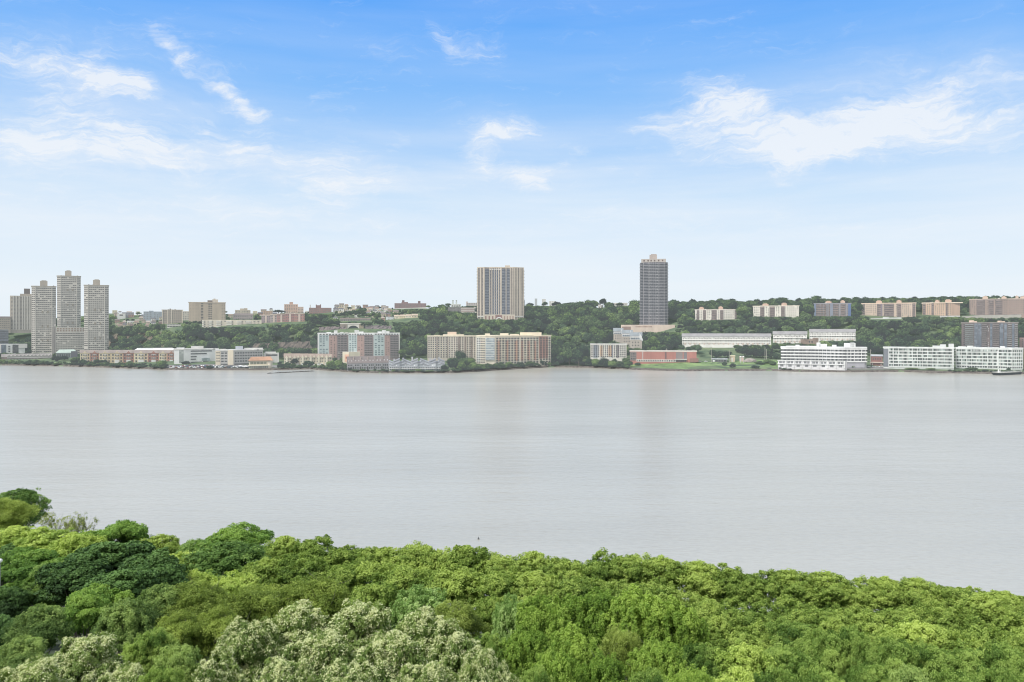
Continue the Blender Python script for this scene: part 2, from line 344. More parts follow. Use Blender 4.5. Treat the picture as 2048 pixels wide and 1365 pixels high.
def gmat(name, c0, c1, h, scale=.2, stretch=(1,1,1), e0=.35, e1=.65):
    m, nt, out = node_mat(name); N, L = nt.nodes.new, nt.links.new
    geo = N('ShaderNodeNewGeometry'); mp = N('ShaderNodeMapping'); mp.inputs['Scale'].default_value = stretch; L(geo.outputs['Position'], mp.inputs[0])
    nz = N('ShaderNodeTexNoise'); nz.inputs['Scale'].default_value = scale; nz.inputs['Detail'].default_value = 8; nz.inputs['Roughness'].default_value = .7; L(mp.outputs[0], nz.inputs['Vector'])
    rk = N('ShaderNodeValToRGB'); e = rk.color_ramp.elements
    e[0].position = e0; e[0].color = (*(hazed(c0, h)*(1-h)), 1); e[1].position = e1; e[1].color = (*(hazed(c1, h)*(1-h)), 1); L(nz.outputs['Fac'], rk.inputs['Fac'])
    b = N('ShaderNodeBsdfPrincipled'); b.inputs['Roughness'].default_value = .9; b.inputs['Specular IOR Level'].default_value = .1
    L(rk.outputs['Color'], b.inputs['Base Color'])
    b.inputs['Emission Color'].default_value = (*HAZE, 1); b.inputs['Emission Strength'].default_value = h*.9  # painted haze veil, none where h is zero
    L(b.outputs[0], out.inputs[0]); return m
riprap = gmat('shore rock', (58,54,50), (124,114,104), .06, .35)
drape('shore_rocks', -600, 2700, lambda p: shoreY(p)-6, lambda p: shoreY(p)+12, riprap, step=6, ny=4)
grass_m = gmat('meadow grass', (84,112,62), (128,160,84), .05, .06, (1, .4, 1))
drape('meadow', 1258, 1560, lambda p: shoreY(p)+10, lambda p: shoreY(p)+95, grass_m, step=6)
drape('lawn', 92, 148, lambda p: shoreY(p)+25, lambda p: shoreY(p)+70, gmat('lawn grass', (140,165,110), (165,185,130), .08, .08), step=6)
asphalt = gmat('car park asphalt', (110,110,110), (140,138,134), .08, .1)
drape('car_park', 318, 560, lambda p: shoreY(p)+16, lambda p: shoreY(p)+70, asphalt, step=6)
drape('shore_road', 1690, 1780, lambda p: shoreY(p)+16, lambda p: shoreY(p)+48, asphalt, step=6)
drape('promenade', 900, 1110, lambda p: shoreY(p)+14, lambda p: shoreY(p)+20, gmat('path gravel', (150,140,128), (176,168,154), .08, .2), step=6)

# ------------------------------------------------------------------ water
def water():
    m, nt, out = node_mat('river water'); N, L = nt.nodes.new, nt.links.new
    geo = N('ShaderNodeNewGeometry')
    def nz(scale, detail, st, rough=.6, rot=0):
        mp = N('ShaderNodeMapping'); mp.inputs['Scale'].default_value = st; mp.inputs['Rotation'].default_value = (0, 0, math.radians(rot)); L(geo.outputs['Position'], mp.inputs[0])
        n = N('ShaderNodeTexNoise'); n.inputs['Scale'].default_value = scale; n.inputs['Detail'].default_value = detail; n.inputs['Roughness'].default_value = rough
        L(mp.outputs[0], n.inputs['Vector']); return n
    fine = nz(.55, 5, (.7, 1, 1), .6, 8)
    mid = nz(.10, 4, (.35, 1, 1), .6, -6)
    big = nz(.006, 5, (.30, 1.6, 1), .6, 10)
    bands = nz(.016, 5, (.12, 1.4, 1), .55, 6)
    b1 = N('ShaderNodeBump'); b1.inputs['Strength'].default_value = .35; b1.inputs['Distance'].default_value = .35; L(fine.outputs['Fac'], b1.inputs['Height'])
    b2 = N('ShaderNodeBump'); b2.inputs['Strength'].default_value = .45; b2.inputs['Distance'].default_value = 1.0; L(mid.outputs['Fac'], b2.inputs['Height']); L(b1.outputs[0], b2.inputs['Normal'])
    ad = N('ShaderNodeMath'); ad.operation = 'MULTIPLY_ADD'; L(bands.outputs['Fac'], ad.inputs[0]); ad.inputs[1].default_value = .22
    hf = N('ShaderNodeMath'); hf.operation = 'MULTIPLY'; L(big.outputs['Fac'], hf.inputs[0]); hf.inputs[1].default_value = .78; L(hf.outputs[0], ad.inputs[2])
    cr = N('ShaderNodeValToRGB'); e = cr.color_ramp.elements
    e[0].position = .34; e[0].color = (.385, .375, .330, 1); e[1].position = .66; e[1].color = (.45, .442, .395, 1); L(ad.outputs[0], cr.inputs['Fac'])
    # base colour slightly darker where the fine ripple noise is low
    rf = N('ShaderNodeMapRange'); rf.inputs['From Min'].default_value = .35; rf.inputs['From Max'].default_value = .6; rf.inputs['To Min'].default_value = .955; rf.inputs['To Max'].default_value = 1.02
    L(fine.outputs['Fac'], rf.inputs['Value'])
    mu = N('ShaderNodeVectorMath'); mu.operation = 'SCALE'; L(cr.outputs['Color'], mu.inputs[0]); L(rf.outputs['Result'], mu.inputs['Scale'])
    p = N('ShaderNodeBsdfPrincipled'); L(mu.outputs[0], p.inputs['Base Color']); p.inputs['Roughness'].default_value = .24
    p.inputs['IOR'].default_value = 1.33; p.inputs['Specular IOR Level'].default_value = .5; L(b2.outputs[0], p.inputs['Normal'])
    L(p.outputs[0], out.inputs[0])
    xs = np.linspace(-3500, 3500, 15); ys = np.linspace(20, 4000, 15)
    V = [(x, y, 0) for x in xs for y in ys]
    f = [(i*15+j, (i+1)*15+j, (i+1)*15+j+1, i*15+j+1) for i in range(14) for j in range(14)]
    tag(link('river_water', mesh_np('river_water', V, np.array(f).ravel(), 4, m)), kind='structure')
water()

# ------------------------------------------------------------------ buildings
ROOFBITS = [M((170,170,168), .1), M((206,204,198), .1), M((120,120,122), .12)]
BLOCK = []       # what the trees must leave in view: (px0, px1, top, visible base, distance)
FOOT = []        # footprints the trees keep off
UNIT = {}
def unit_box(mat):
    if mat.name not in UNIT: UNIT[mat.name] = MB().box((-.5,-.5,-.5), (.5,.5,.5)).mesh('window', mat)
    return UNIT[mat.name]
class Bld:
    def __init__(s, name, label, cat, pts, top, base, depth, mat, Y=None, group=None, sink=7, view_base=None, keep=True, flat=True, parapet=None):
        pts = [(p, 0) if not isinstance(p, tuple) else p for p in pts]
        pc = (pts[0][0]+pts[-1][0])/2
        s.Y = Y or autoY(pc, base)
        dc = np.array([(pc-CX)/F, 1.0]); c = dc*s.Y; n = dc/np.linalg.norm(dc); s.n = n
        s.fp = []
        for px, off in pts:
            d = np.array([(px-CX)/F, 1.0]); s.fp.append(d*((c@n+off)/(d@n)))
        s.z0, s.z1 = zat(base, s.Y), zat(top, s.Y); s.c = c; s.pc = pc; s.depth = depth
        s.root = empty(name, (c[0], c[1], s.z0)); tag(s.root, label, cat, group)
        back = [s.fp[-1]+n*(depth-pts[-1][1]), s.fp[0]+n*(depth-pts[0][1])]
        s.poly = s.fp+back
        s.roofobj = None; s.mat = mat; s.clutter = 0 if parapet is None else 4; s.top = top; s.pmin = min(p[0] for p in pts); s.pmax = max(p[0] for p in pts)
        mb = MB().prism([(p[0]-c[0], p[1]-c[1]) for p in s.poly], -sink, s.z1-s.z0)
        s.wall = mb.build('wall', mat, s.root)
        s.wins = []; s.count = {}
        xs = [p[0] for p in pts]
        if keep: BLOCK.append((min(xs), max(xs), top, view_base or base, s.Y))
        pp = s.poly; FOOT.append((min(p[0] for p in pp)-4, max(p[0] for p in pp)+4, min(p[1] for p in pp)-5, max(p[1] for p in pp)+4))
        if parapet is not None:
            k = MB()
            q = [(p[0]-c[0], p[1]-c[1]) for p in s.poly]
            cen = np.mean(q, axis=0); q2 = [tuple(cen+(np.array(a)-cen)*(1+.9/max(np.linalg.norm(np.array(a)-cen), 1))) for a in q]
            k.prism(q2, s.z1-s.z0-.7, s.z1-s.z0+.8); k.build('parapet', parapet, s.root)
    def seg(s, i):
        a, b = s.fp[i]-s.c, s.fp[i+1]-s.c; t = b-a; L = np.linalg.norm(t); t = t/L; nn = np.array([t[1], -t[0]])
        return a, t, nn, L
    def pt(s, i, u, out):
        a, t, nn, L = s.seg(i); return a+t*(u*L)+nn*out
    def H(s): return s.z1-s.z0
    def slab(s, i, u0, u1, v0, v1, o0, o1, mat, name):
        """a box on facade i: from u0 to u1 along it, v0 to v1 of the height, o0 to o1 out of the wall"""
        h = s.H(); p = [s.pt(i,u0,o1), s.pt(i,u1,o1), s.pt(i,u1,o0), s.pt(i,u0,o0)]
        mb = MB().hexa([(q[0],q[1],v0*h) for q in p]+[(q[0],q[1],v1*h) for q in p])
        return mb.build(name, mat, s.roofobj if name in ('skylight','chimney') and s.roofobj else s.root)
    def panel(s, i, u0, u1, v0, v1, mat, out=.35, name='wall_panel'): return s.slab(i, u0, u1, v0, v1, -.3, out, mat, name)
    def grid(s, i, u0, u1, n, v0, v1, m, fw, fh, mat, skip=0, out=.12, name='window', th=.3):
        """n x m openings between u0..u1 and v0..v1, each fw x fh of its cell"""
        L = s.seg(i)[3]; h = s.H()
        for r in range(m):
            for k in range(n):
                if skip and random.random() < skip: continue
                u = u0+(u1-u0)*(k+.5)/n; v = v0+(v1-v0)*(r+.5)/m
                s.wins.append((name, i, u, v, (u1-u0)/n*fw*L, (v1-v0)/m*fh*h, out, th, mat))
        return s
    def bands(s, i, u0, u1, v0, v1, m, fh, mat, out=.12, name='window', th=.3): return s.grid(i, u0, u1, 1, v0, v1, m, .985, fh, mat, out=out, name=name, th=th)
    def balconies(s, i, u0, u1, v0, v1, m, fh, mat, out=1.3, n=1, fw=.94, name='balcony'):
        return s.grid(i, u0, u1, n, v0, v1, m, fw, fh, mat, out=out/2, th=out, name=name)
    def ribs(s, i, us, w, mat, out=.6, v0=0, v1=1, name='pier'):
        L = s.seg(i)[3]
        for u in us: s.slab(i, u-w/2/L, u+w/2/L, v0, v1, -.2, out, mat, name)
    def pent(s, px0, px1, top, back=5, d=8, mat=None, name='penthouse', bottom=None):
        """a box on the roof between two columns"""
        q = []
        cn = s.c@s.n+back
        for px, dd in ((px0,0),(px1,0),(px1,d),(px0,d)):
            r = np.array([(px-CX)/F, 1.0]); q.append(r*((cn+dd)/(r@s.n))-s.c)
        zt = zat(top, s.Y+back)-s.z0
        zb = s.H()-.5 if bottom is None else zat(bottom, s.Y+back)-s.z0
        return MB().prism([tuple(a) for a in q], zb, zt).build(name, mat or s.mat, s.root)
    def gable(s, mat, rise, over=.5, hip=0.0, name='roof'):
        """pitched roof with its ridge along the front"""
        a, b = s.fp[0]-s.c, s.fp[-1]-s.c; n = s.n; t = (b-a)/np.linalg.norm(b-a); L = np.linalg.norm(b-a); h = s.H(); D = s.depth
        P = lambda u, d, z: tuple([*(a+t*u+n*d), z])
        v = [P(-over,-over,h+.004), P(L+over,-over,h+.004), P(L+over,D+over,h+.004), P(-over,D+over,h+.004), P(-over+hip,D/2,h+rise), P(L+over-hip,D/2,h+rise)]
        s.roofobj = MB().add(v, [(0,1,5,4),(2,3,4,5),(1,2,5),(3,0,4),(3,2,1,0)]).build(name, mat, s.root)
        return s.roofobj
    def gablets(s, i, us, w, z, rise, mat, name='gable', proud=.5):
        """small front gables"""
        L = s.seg(i)[3]; h = s.H()
        for u in us:
            p = [s.pt(i,u-w/2/L,proud), s.pt(i,u+w/2/L,proud), s.pt(i,u,proud)]; q = [s.pt(i,u-w/2/L,-3), s.pt(i,u+w/2/L,-3), s.pt(i,u,-3)]
            z0 = z*h
            v = [(*p[0],z0),(*p[1],z0),(*p[2],z0+rise),(*q[0],z0),(*q[1],z0),(*q[2],z0+rise)]
            MB().add(v, [(0,1,2),(3,5,4),(0,3,4,1),(1,4,5,2),(2,5,3,0)]).build(name, mat, s.roofobj or s.root)
    def done(s, cap=100):
        kinds = {}
        for w in s.wins: kinds.setdefault(w[0], []).append(w)
        h = s.H()
        for _ in range(s.clutter):      # vents, tanks and lift boxes on the roof
            u = random.uniform(.06,.94); a = s.pmin+(s.pmax-s.pmin)*u; w = random.uniform(1.5,4)*(s.pmax-s.pmin)/90+.8
            s.pent(a-w/2, a+w/2, s.top-random.uniform(.8,2.0), random.uniform(3,s.depth*.5), random.uniform(2,5), random.choice(ROOFBITS), name='roof_unit')
        for name, ws in kinds.items():
            many = len(ws) > cap
            if many:
                random.shuffle(ws); ws.sort(key=lambda w: -round(w[4]*w[5], 1))
            for w in ws[:cap]:
                _, i, u, v, ww, hh, out, th, mat = w
                a, t, nn, L = s.seg(i); p = s.pt(i, u, out-th/2 if name == 'window' else out)
                o = link(name, unit_box(mat), s.root); o.location = (p[0], p[1], v*h); o.scale = (ww, th, hh); o.rotation_euler = (0, 0, math.atan2(t[1], t[0]))
            rest = {}
            for w in ws[cap:]: rest.setdefault(w[8].name, []).append(w)
            mb = MB(); mats = list(rest); idx = []
            for k, mn in enumerate(mats):
                for _, i, u, v, ww, hh, out, th, mat in rest[mn]:
                    a, t, nn, L = s.seg(i); o1 = (out-th/2 if name == 'window' else out)+th/2; o0 = o1-th
                    c = v*h; du = ww/2/L
                    p = [s.pt(i,u-du,o1), s.pt(i,u+du,o1), s.pt(i,u+du,o0), s.pt(i,u-du,o0)]
                    mb.hexa([(q[0],q[1],c-hh/2) for q in p]+[(q[0],q[1],c+hh/2) for q in p]); idx += [k]*6
            if mb.v:
                o = mb.build(name, None, s.root)
                for mn in mats: o.data.materials.append(bpy.data.materials[mn])
                o.data.polygons.foreach_set('material_index', idx); tag(o, kind='stuff')
        return s
T_HL, T_HM, T_HF = .10, .13, .19
GLL = M((130,134,138), .08, 'glass')
GL = M((92,96,98), .12, 'glass'); GD = M((62,66,72), .12, 'glass'); GB = M((98,116,132), .12, 'glass'); GT = M((150,176,178), .10, 'glass'); GW = M((122,120,118), .13, 'glass')
WHITE = M((216,218,217), .08); OFFW = M((204,203,198), .10); GREYW = M((178,178,176), .10); DARKR = M((112,108,108), .12, 'roof'); ROOFG = M((132,134,138), .10, 'roof')
TAN = M((192,188,178), .13); TAN2 = M((170,162,148), .15); CREAM = M((216,204,178), .10); BRICK = M((168,128,116), .12); PEACH = M((198,176,156), .12); BROWN = M((142,130,124), .12)

GTW = M((112,110,108), .12, 'glass')
# --- cluster of tan concrete towers at the water's edge
def tan_tower(label, l, r, top, base, Y, pl, pr, ptop, n, extra):
    w = r-l
    b = Bld('residential_tower', label, 'tower', [(l,4),(l+w*.16,0),(l+w*.84,0),(r,4)], top, base, 34, TAN, Y=Y, parapet=TAN2, group='tan towers of the riverside cluster')
    rows = int(round(b.H()/4.3))
    for i, k in ((0,2),(1,n),(2,2)): b.grid(i, .03, .97, k, .01, .985, rows, .84, .46, GTW, skip=.08)
    b.ribs(1, (0, 1), 1.0, TAN, .5)
    for v in extra:
        for u in (.42, .74): b.slab(1, u-.05, u+.05, v, v+.035, 0, .55, M((150,142,128), .13), 'terrace_recess')
    b.pent(pl, pr, ptop, 10, 12, TAN2); b.pent(pl+3, pr-2, ptop-1.2, 13, 6, TAN2, bottom=ptop+.5)
    return b.done()
b = Bld('residential_tower', 'broad ribbed tan tower with dark balcony bays behind the cluster on the cliff', 'tower', [(20,3),(27,0),(45,0),(66,0)], 592, 660, 30, TAN2, Y=1760, view_base=660)
for i in (0,1,2):
    k = {0:1,1:3,2:4}[i]
    b.grid(i, 0, 1, k, .02, .97, 24, .5, .5, GW)
b.ribs(1, (0,.3,.62,1), 2.4, TAN, .8); b.ribs(2, (.2,.45,.7,.95), 2.6, TAN, .8); b.pent(40, 66, 588, 8, 12, TAN2); b.pent(48, 60, 577.5, 12, 8, M((120,112,108), .14)); b.done()
tan_tower('tan concrete tower nearest the dark balcony tower, set lower than its middle neighbour', 63, 112, 573, 707, 1640, 80, 95, 562.5, 8, (.18,.38,.6))
tan_tower('tallest tan concrete tower, middle of the three, with a square tank house on top', 114, 161.5, 552.5, 672, 1780, 130, 143, 542.5, 8, (.2,.5,.75))
b = tan_tower('tan concrete tower at the cluster end beside the wooded slope', 168, 217.5, 571, 707, 1620, 186, 200, 560.5, 8, (.2,.42,.62))
b = Bld('residential_block', 'tan mid-rise block linking two of the tall tan towers, with brown arched top storey', 'apartment block', [104, 111.5, 171], 655, 708, 24, TAN, Y=1650)
b.grid(1, .0, 1, 18, .01, .80, 11, .84, .46, GTW, skip=.08); b.grid(1, .02, .98, 10, .83, .98, 2, .6, .62, M((150,128,112), .13), name='window'); b.ribs(0, (.25,.75), 1.6, M((132,124,124), .13)); b.done()

# --- far left edge
b = Bld('apartment_house', 'low tan apartment house at the frame edge above the wooded bank', 'house', [-6, 21], 636, 660, 16, M((168,158,142), .15), Y=1740); b.grid(0, .05, .95, 6, .1, .95, 5, .45, .5, GW); b.gable(DARKR, 3); b.done()
b = Bld('office_block', 'blue glazed office block with pale floor bands at the frame edge', 'office', [-8, 17], 661, 688, 20, M((128,136,148), .12), Y=1640); b.bands(0, 0, 1, .3, 1, 5, .45, GD); b.bands(0, 0, 1, .02, .25, 1, .8, GD); b.pent(-8, 17, 659, 0, 20, M((150,152,150), .12)); b.done()
b = Bld('commercial_building', 'white commercial building with dark glass bays at the frame edge', 'building', [-4, 12, 25, 37, 50], 688.5, 707, 18, WHITE, Y=1560)
b.panel(0, .4, 1, 0, .93, GB, .4, 'glass_bay'); b.panel(2, 0, 1, 0, .93, GD, .4, 'glass_bay'); b.grid(1, .2, .8, 1, .08, .85, 4, .5, .55, GD); b.slab(3, 0, 1.35, .55, 1.02, 0, 2, OFFW, 'canopy'); b.done()
# zigzag-roofed row at the left shore
ZZ = M((150,146,144), .10, 'roof'); ZB = M((150,132,128), .11)
b = Bld('terraced_row', 'long low row with a zigzag gabled grey roof and white fascia', 'townhouse row', [3, (14,0), (104,10)], 714, 723, 14, ZB, Y=1460)
b.gable(ZZ, 5.5); b.gablets(1, [(k+.5)/12 for k in range(12)], 8, .98, 4.2, M((172,168,164), .09, 'roof'), proud=1.2)
b.slab(1, 0, 1, .72, .92, 0, 1.4, M((214,206,206), .08), 'fascia'); b.grid(1, .02, .7, 10, .03, .6, 1, .5, .8, WHITE, out=.5); b.grid(1, .72, .96, 3, .03, .6, 1, .9, .8, GD); b.done()
b = Bld('pavilion', 'pavilion with a pale green sloping glass roof beside the low zigzag row', 'pavilion', [112, 142, 155], 706, 716, 16, M((140,150,150), .12), Y=1500)
b.gable(M((176,196,186), .10), 6, hip=6); b.panel(1, 0, 1, .1, 1.3, M((110,112,122), .12), .5, 'plant_room'); b.grid(0, .05, .95, 6, .1, .8, 1, .7, .8, GL); b.done()
# --- yellow and red townhouses
tc = [((214,200,164),'cream'), ((178,132,118),'red brick'), ((212,196,160),'cream'), ((206,188,152),'buff'), ((176,128,114),'red brick'), ((214,200,166),'cream'), ((178,126,112),'red brick'), ((212,198,164),'cream'), ((190,140,120),'terracotta')]
nx = [160, 180, 198, 222, 246, 268, 296, 318, 334, 351]
where = ['at the row end by the tan mid-rise block', 'first red one, beside the pavilion end of the row', 'between the two first red fronts', 'next to the middle red front', 'middle one of the red fronts', 'just beyond the middle red front', 'red one two doors from the white office', 'next but one to the white office', 'touching the white office building']
for k in range(9):
    b = Bld('townhouse', f'three-storey {tc[k][1]} townhouse, {where[k]}', 'townhouse', [nx[k]+.15, nx[k+1]-.15], 706.5, 727, 14, M(tc[k][0], .09), Y=1315+(k%2)*2.5, group='three-storey townhouses in one row')
    b.gable(M((150,140,134), .10, 'roof'), 5); b.grid(0, .04, .96, 4, .05, .97, 3, .5, .55, GL, out=.2)
    b.slab(0, .3, .7, .02, .34, 0, .8, WHITE, 'porch'); b.gablets(0, [.5], 6, .99, 3.6, M(tc[k][0], .09), proud=.7)
    b.balconies(0, .3, .7, .36, .98, 2, .16, WHITE, 1.2); b.done()
b = Bld('storage_hall', 'low white hall with domed fabric roof behind the cream townhouses', 'hall', [268, 352], 701, 712, 20, OFFW, Y=1430); b.gable(WHITE, 4, hip=6); b.pent(276, 306, 697.2, 5, 10, WHITE); b.done()
# --- white office with dark ribbon windows
b = Bld('office_building', 'white office building with dark ribbon windows and a white stair box on top', 'office', [348, (368,-2), (437,10)], 699, 729, 30, WHITE, Y=1270, parapet=OFFW)
b.panel(0, .52, .95, .12, .97, M((150,160,156), .1, 'glass'), .4, 'glass_bay')
for v, u1 in ((.84,.80),(.66,.65),(.47,.36),(.30,.34)): b.slab(1, .19, u1, v, v+.075, -.1, .25, GD, 'window')
b.slab(1, .5, .72, .22, .42, 0, 5, M((150,168,170), .09, 'glass'), 'entrance_canopy'); b.slab(1, .5, .53, 0, .22, 3, 4, WHITE, 'canopy_post'); b.slab(1, .69, .72, 0, .22, 3, 4, WHITE, 'canopy_post')
b.slab(1, .2, .95, .01, .17, 0, .3, GD, 'shopfront'); b.pent(382, 407, 692.8, 8, 12, OFFW); b.pent(353, 369, 695.5, 6, 8, WHITE); b.done()
# --- grey office with punched windows
b = Bld('office_building', 'grey office block with punched dark windows and a cream lift core', 'office', [431, (441,0), (467,-2), (526,16)], 701, 735, 34, M((176,176,174), .10), Y=1225, parapet=OFFW)
b.panel(0, 0, 1, 0, 1, CREAM, .3); b.grid(0, .1, .9, 2, .3, .95, 4, .5, .45, GD, out=.45)
b.panel(1, .57, 1, 0, 1.02, CREAM, 1.6, 'lift_core'); b.grid(1, .02, .54, 2, .28, .92, 4, .72, .46, GD); b.grid(2, .03, .98, 11, .28, .92, 4, .6, .46, GD); b.slab(1, .02, .55, .03, .22, 0, .3, GD, 'shopfront'); b.slab(2, .03, .6, .03, .22, 0, .3, GD, 'shopfront')
b.pent(471, 486, 693.2, 12, 10, M((176,184,196), .1)); b.pent(440, 452, 698.2, 6, 8, OFFW); b.pent(488, 526, 696.6, 20, 10, OFFW); b.done()
# --- waterside restaurant
b = Bld('restaurant', 'waterside restaurant with orange tiled roof above a long glazed front', 'restaurant', [498, (541,4), (545,9)], 722, 738.5, 16, CREAM, Y=1165)
b.gable(M((186,140,108), .07, 'roof'), 5.6, over=1.2, hip=4); b.slab(0, -.02, 1.0, .93, 1.02, 0, 1.4, M((120,116,100), .08), 'eaves')
b.grid(0, .04, .82, 5, .55, .9, 1, .88, .8, M((128,132,112), .07, 'glass')); b.grid(0, .0, .92, 9, .06, .38, 1, .82, .9, M((140,148,140), .07, 'glass'), out=.3); b.slab(0, -.04, .95, .40, .47, 0, 3, M((226,222,196), .05), 'canopy'); b.slab(0, .88, 1, 0, .9, 0, .6, M((220,208,190), .06), 'wall_panel'); b.done()
def parasol(px, Y, r, lab):
    c = (xat(px, Y), Y); z = ground(*c); root = empty('parasol', (c[0], c[1], z)); tag(root, lab, 'parasol', 'white parasols by the restaurant')
    mb = MB(); n = 10; v = [(0,0,3.6)]+[(r*math.cos(2*math.pi*i/n), r*math.sin(2*math.pi*i/n), 2.4) for i in range(n)]
    mb.add(v, [(0,1+i,1+(i+1)%n) for i in range(n)]+[tuple(range(n,0,-1))]); mb.build('canopy', WHITE, root); MB().tube([(0,0,0),(0,0,2.6)], [.08,.08]).build('pole', GREYW, root)
parasol(481, 1178, 5, 'smaller white parasol farther along the quay from the restaurant'); parasol(491, 1172, 6, 'larger white parasol right beside the restaurant terrace')
b = Bld('shop_building', 'small white flat-roofed building behind the orange-roofed restaurant', 'building', [527, 558], 706.5, 722, 14, OFFW, Y=1270); b.bands(0, .15, .9, .55, .9, 1, .6, GL); b.pent(530, 552, 704, 3, 6, OFFW); b.done()
# --- tan townhouse row
for k in range(6):
    x0 = 568+k*16; x1 = x0+15.9
    b = Bld('townhouse', f"tan townhouse with white bay and garage, {['first','second','third','fourth','fifth','sixth'][k]} house from the restaurant end", 'townhouse', [x0, x1], 715.5-k*.25, 731.5, 13, M((206-k%2*6,194-k%2*6,170-k%2*4), .09), Y=1240, group='tan townhouses with white bays', keep=True)
    b.gable(M((158,142,130), .10, 'roof'), 6.2-k*.3); b.gablets(0, [.32, .78], 4.4, .97, 3.6, M((214,204,180), .08), proud=1)
    b.slab(0, .2, .44, .30, .97, 0, 1, M((218,210,188), .08), 'bay'); b.grid(0, .04, .96, 4, .36, .94, 2, .5, .55, GL, out=1.1 if False else .2); b.grid(0, .1, .9, 2, .02, .26, 1, .7, .9, WHITE, name='garage_door', out=.25); b.done()
# --- red brick and teal glass apartment block
TEAL = M((178,194,194), .10); REDB = M((178,146,138), .12); PLUM = M((150,134,134), .12)
b = Bld('apartment_block', 'apartment block with alternating teal glass and red brick bays under a white top', 'apartment block', [636, (696,8), (747,0), (799,8)], 667, 716, 26, PLUM, Y=1300, parapet=WHITE)
R = 12
for i in range(3):
    s0 = (0.02,.36,.62) if i < 2 else (.0,.42,.62)
    a, c, e = s0
    b.panel(i, a, c, 0, .93, TEAL, .5); b.grid(i, a+.02, c-.02, 3, .01, .92, R, .62, .5, M((112,134,142), .11, 'glass'), skip=.3, out=.65)
    b.panel(i, c, e, 0, .90, REDB, .45); b.grid(i, c+.02, e-.02, 2, .01, .88, R, .32, .42, GL, out=.6, skip=.25)
    b.grid(i, e+.02, .97, 3, .01, .90, R, .74, .62, GL, out=.2); b.balconies(i, e+.02, .97, 0, .88, R, .18, M((170,160,160), .11), 1.4)
    b.panel(i, 0, 1, .93, 1.0, WHITE, .7); b.grid(i, .03, .97, 9, .935, .985, 1, .6, .8, GL, out=.85)
b.panel(0, -.01, .03, 0, 1, WHITE, .8); b.panel(2, .97, 1.01, 0, 1, OFFW, .8)
for p0, p1, t in ((653,662,665),(668,675,661.3),(680,687,664.5),(709,718,660.6),(718,727,663.5),(755,765,663.5),(764,772,660.8),(770,779,663)): b.pent(p0, p1, t, 5, 8, WHITE)
b.done()
b = Bld('storage_building', 'cream windowless box building with an orange corner panel', 'building', [685, (698,-3), (720,4)], 704.5, 726, 16, CREAM, Y=1215); b.panel(0, .35, 1, .1, .78, M((226,176,146), .08), .4); b.slab(0, .5, .85, .4, .58, 0, .6, M((170,104,84), .08), 'sign_panel'); b.done()
# --- dark shingled waterside houses
SH = M((128,120,120), .09, 'roof'); SHW = M((150,150,156), .08)
for k in range(6):
    x0 = 694+k*14.2; x1 = x0+14
    b = Bld('townhouse', f"dark shingled waterside townhouse with skylights, {['first','second','third','fourth','fifth','sixth'][k]} from the cream box building", 'townhouse', [x0, x1], 727.5-k*.35, 740, 16, SHW, Y=1113+k*2, group='dark shingled townhouses on the point')
    b.gable(SH, 9.5, over=.3); b.grid(0, .06, .8, 3, .1, .9, 2, .6, .6, GD); b.slab(0, .84, .98, -.2, .5, 0, .4, M((90,86,88), .08), 'doorway')
    for u in (.25, .68):
        o = b.slab(0, u-.05, u+.05, 1.30, 1.46, -4.6, -2.2, WHITE, 'skylight')
    b.slab(0, .93, 1.0, .9, 1.95, -9, -4, M((196,178,160), .09), 'chimney'); b.done()
# --- stepped blue-grey terrace condominiums
BG = M((172,178,184), .08); BGR = M((150,156,162), .08, 'roof')
for k in range(6):
    x0 = 778+k*18; x1 = x0+21
    b = Bld('terraced_condominium', f"blue-grey stepped condominium with slanting shingle roofs, {['first','second','third','fourth','fifth','last'][k]} from the dark shingled houses", 'condominium', [x0, x1], 732.5, 742, 20, BG, Y=1096+(k%2)*7, group='stepped blue-grey condominiums')
    h = b.H(); L = b.seg(0)[3]
    # three storeys climbing to one side, each with its own slanting roof
    for j, (u0, u1, lo, hi, o) in enumerate(((.0,.6,.95,1.4,-1),(.35,1.02,1.25,1.75,-4),(.0,.5,1.5,1.95,-7),(.4,1.03,1.75,2.35,-10))):
        p0, p1 = b.pt(0,u0,o), b.pt(0,u1,o); q0, q1 = b.pt(0,u0,o-4), b.pt(0,u1,o-4)
        if (k+j)%2 == 0: lo, hi = hi, lo
        MB().hexa([(*p0,.5*h),(*p1,.5*h),(*q1,.5*h),(*q0,.5*h),(*p0,lo*h),(*p1,hi*h),(*q1,(hi+.2)*h),(*q0,(lo+.2)*h)]).build('stepped_wing', (BG, M((158,164,172), .08), M((186,190,194), .08))[(j+k)%3], b.root)
        MB().hexa([(*b.pt(0,u0-.03,o+.6),lo*h+.05),(*b.pt(0,u1+.02,o+.6),hi*h+.05),(*q1,(hi+.2)*h+.05),(*q0,(lo+.2)*h+.05),(*b.pt(0,u0-.03,o+.6),lo*h+.6),(*b.pt(0,u1+.02,o+.6),hi*h+.6),(*q1,(hi+.2)*h+.6),(*q0,(lo+.2)*h+.6)]).build('roof', (BGR, M((138,142,150), .08, 'roof'))[j%2], b.root)
        m_ = min(lo, hi)
        b.slab(0, u0+.1, u0+.22, m_-.28, m_-.06, o, o+.25, GD, 'window'); b.slab(0, u0+.3, u0+.42, m_-.28, m_-.02, o, o+.25, WHITE if j == 1 else GD, 'window')
    b.slab(0, -.05, 1.02, .5, 1.9, -17, -12, M((160,164,168), .08), 'rear_wing'); b.slab(0, .42, .58, 1, 2.45+.2*(k%3), -16.5, -14.1, M((178,180,184), .08), 'chimney'); b.grid(0, .04, .96, 5, .08, .9, 2, .5, .6, GD); b.slab(0, 0, 1, .44, .52, 0, 2, OFFW, 'deck'); b.done()
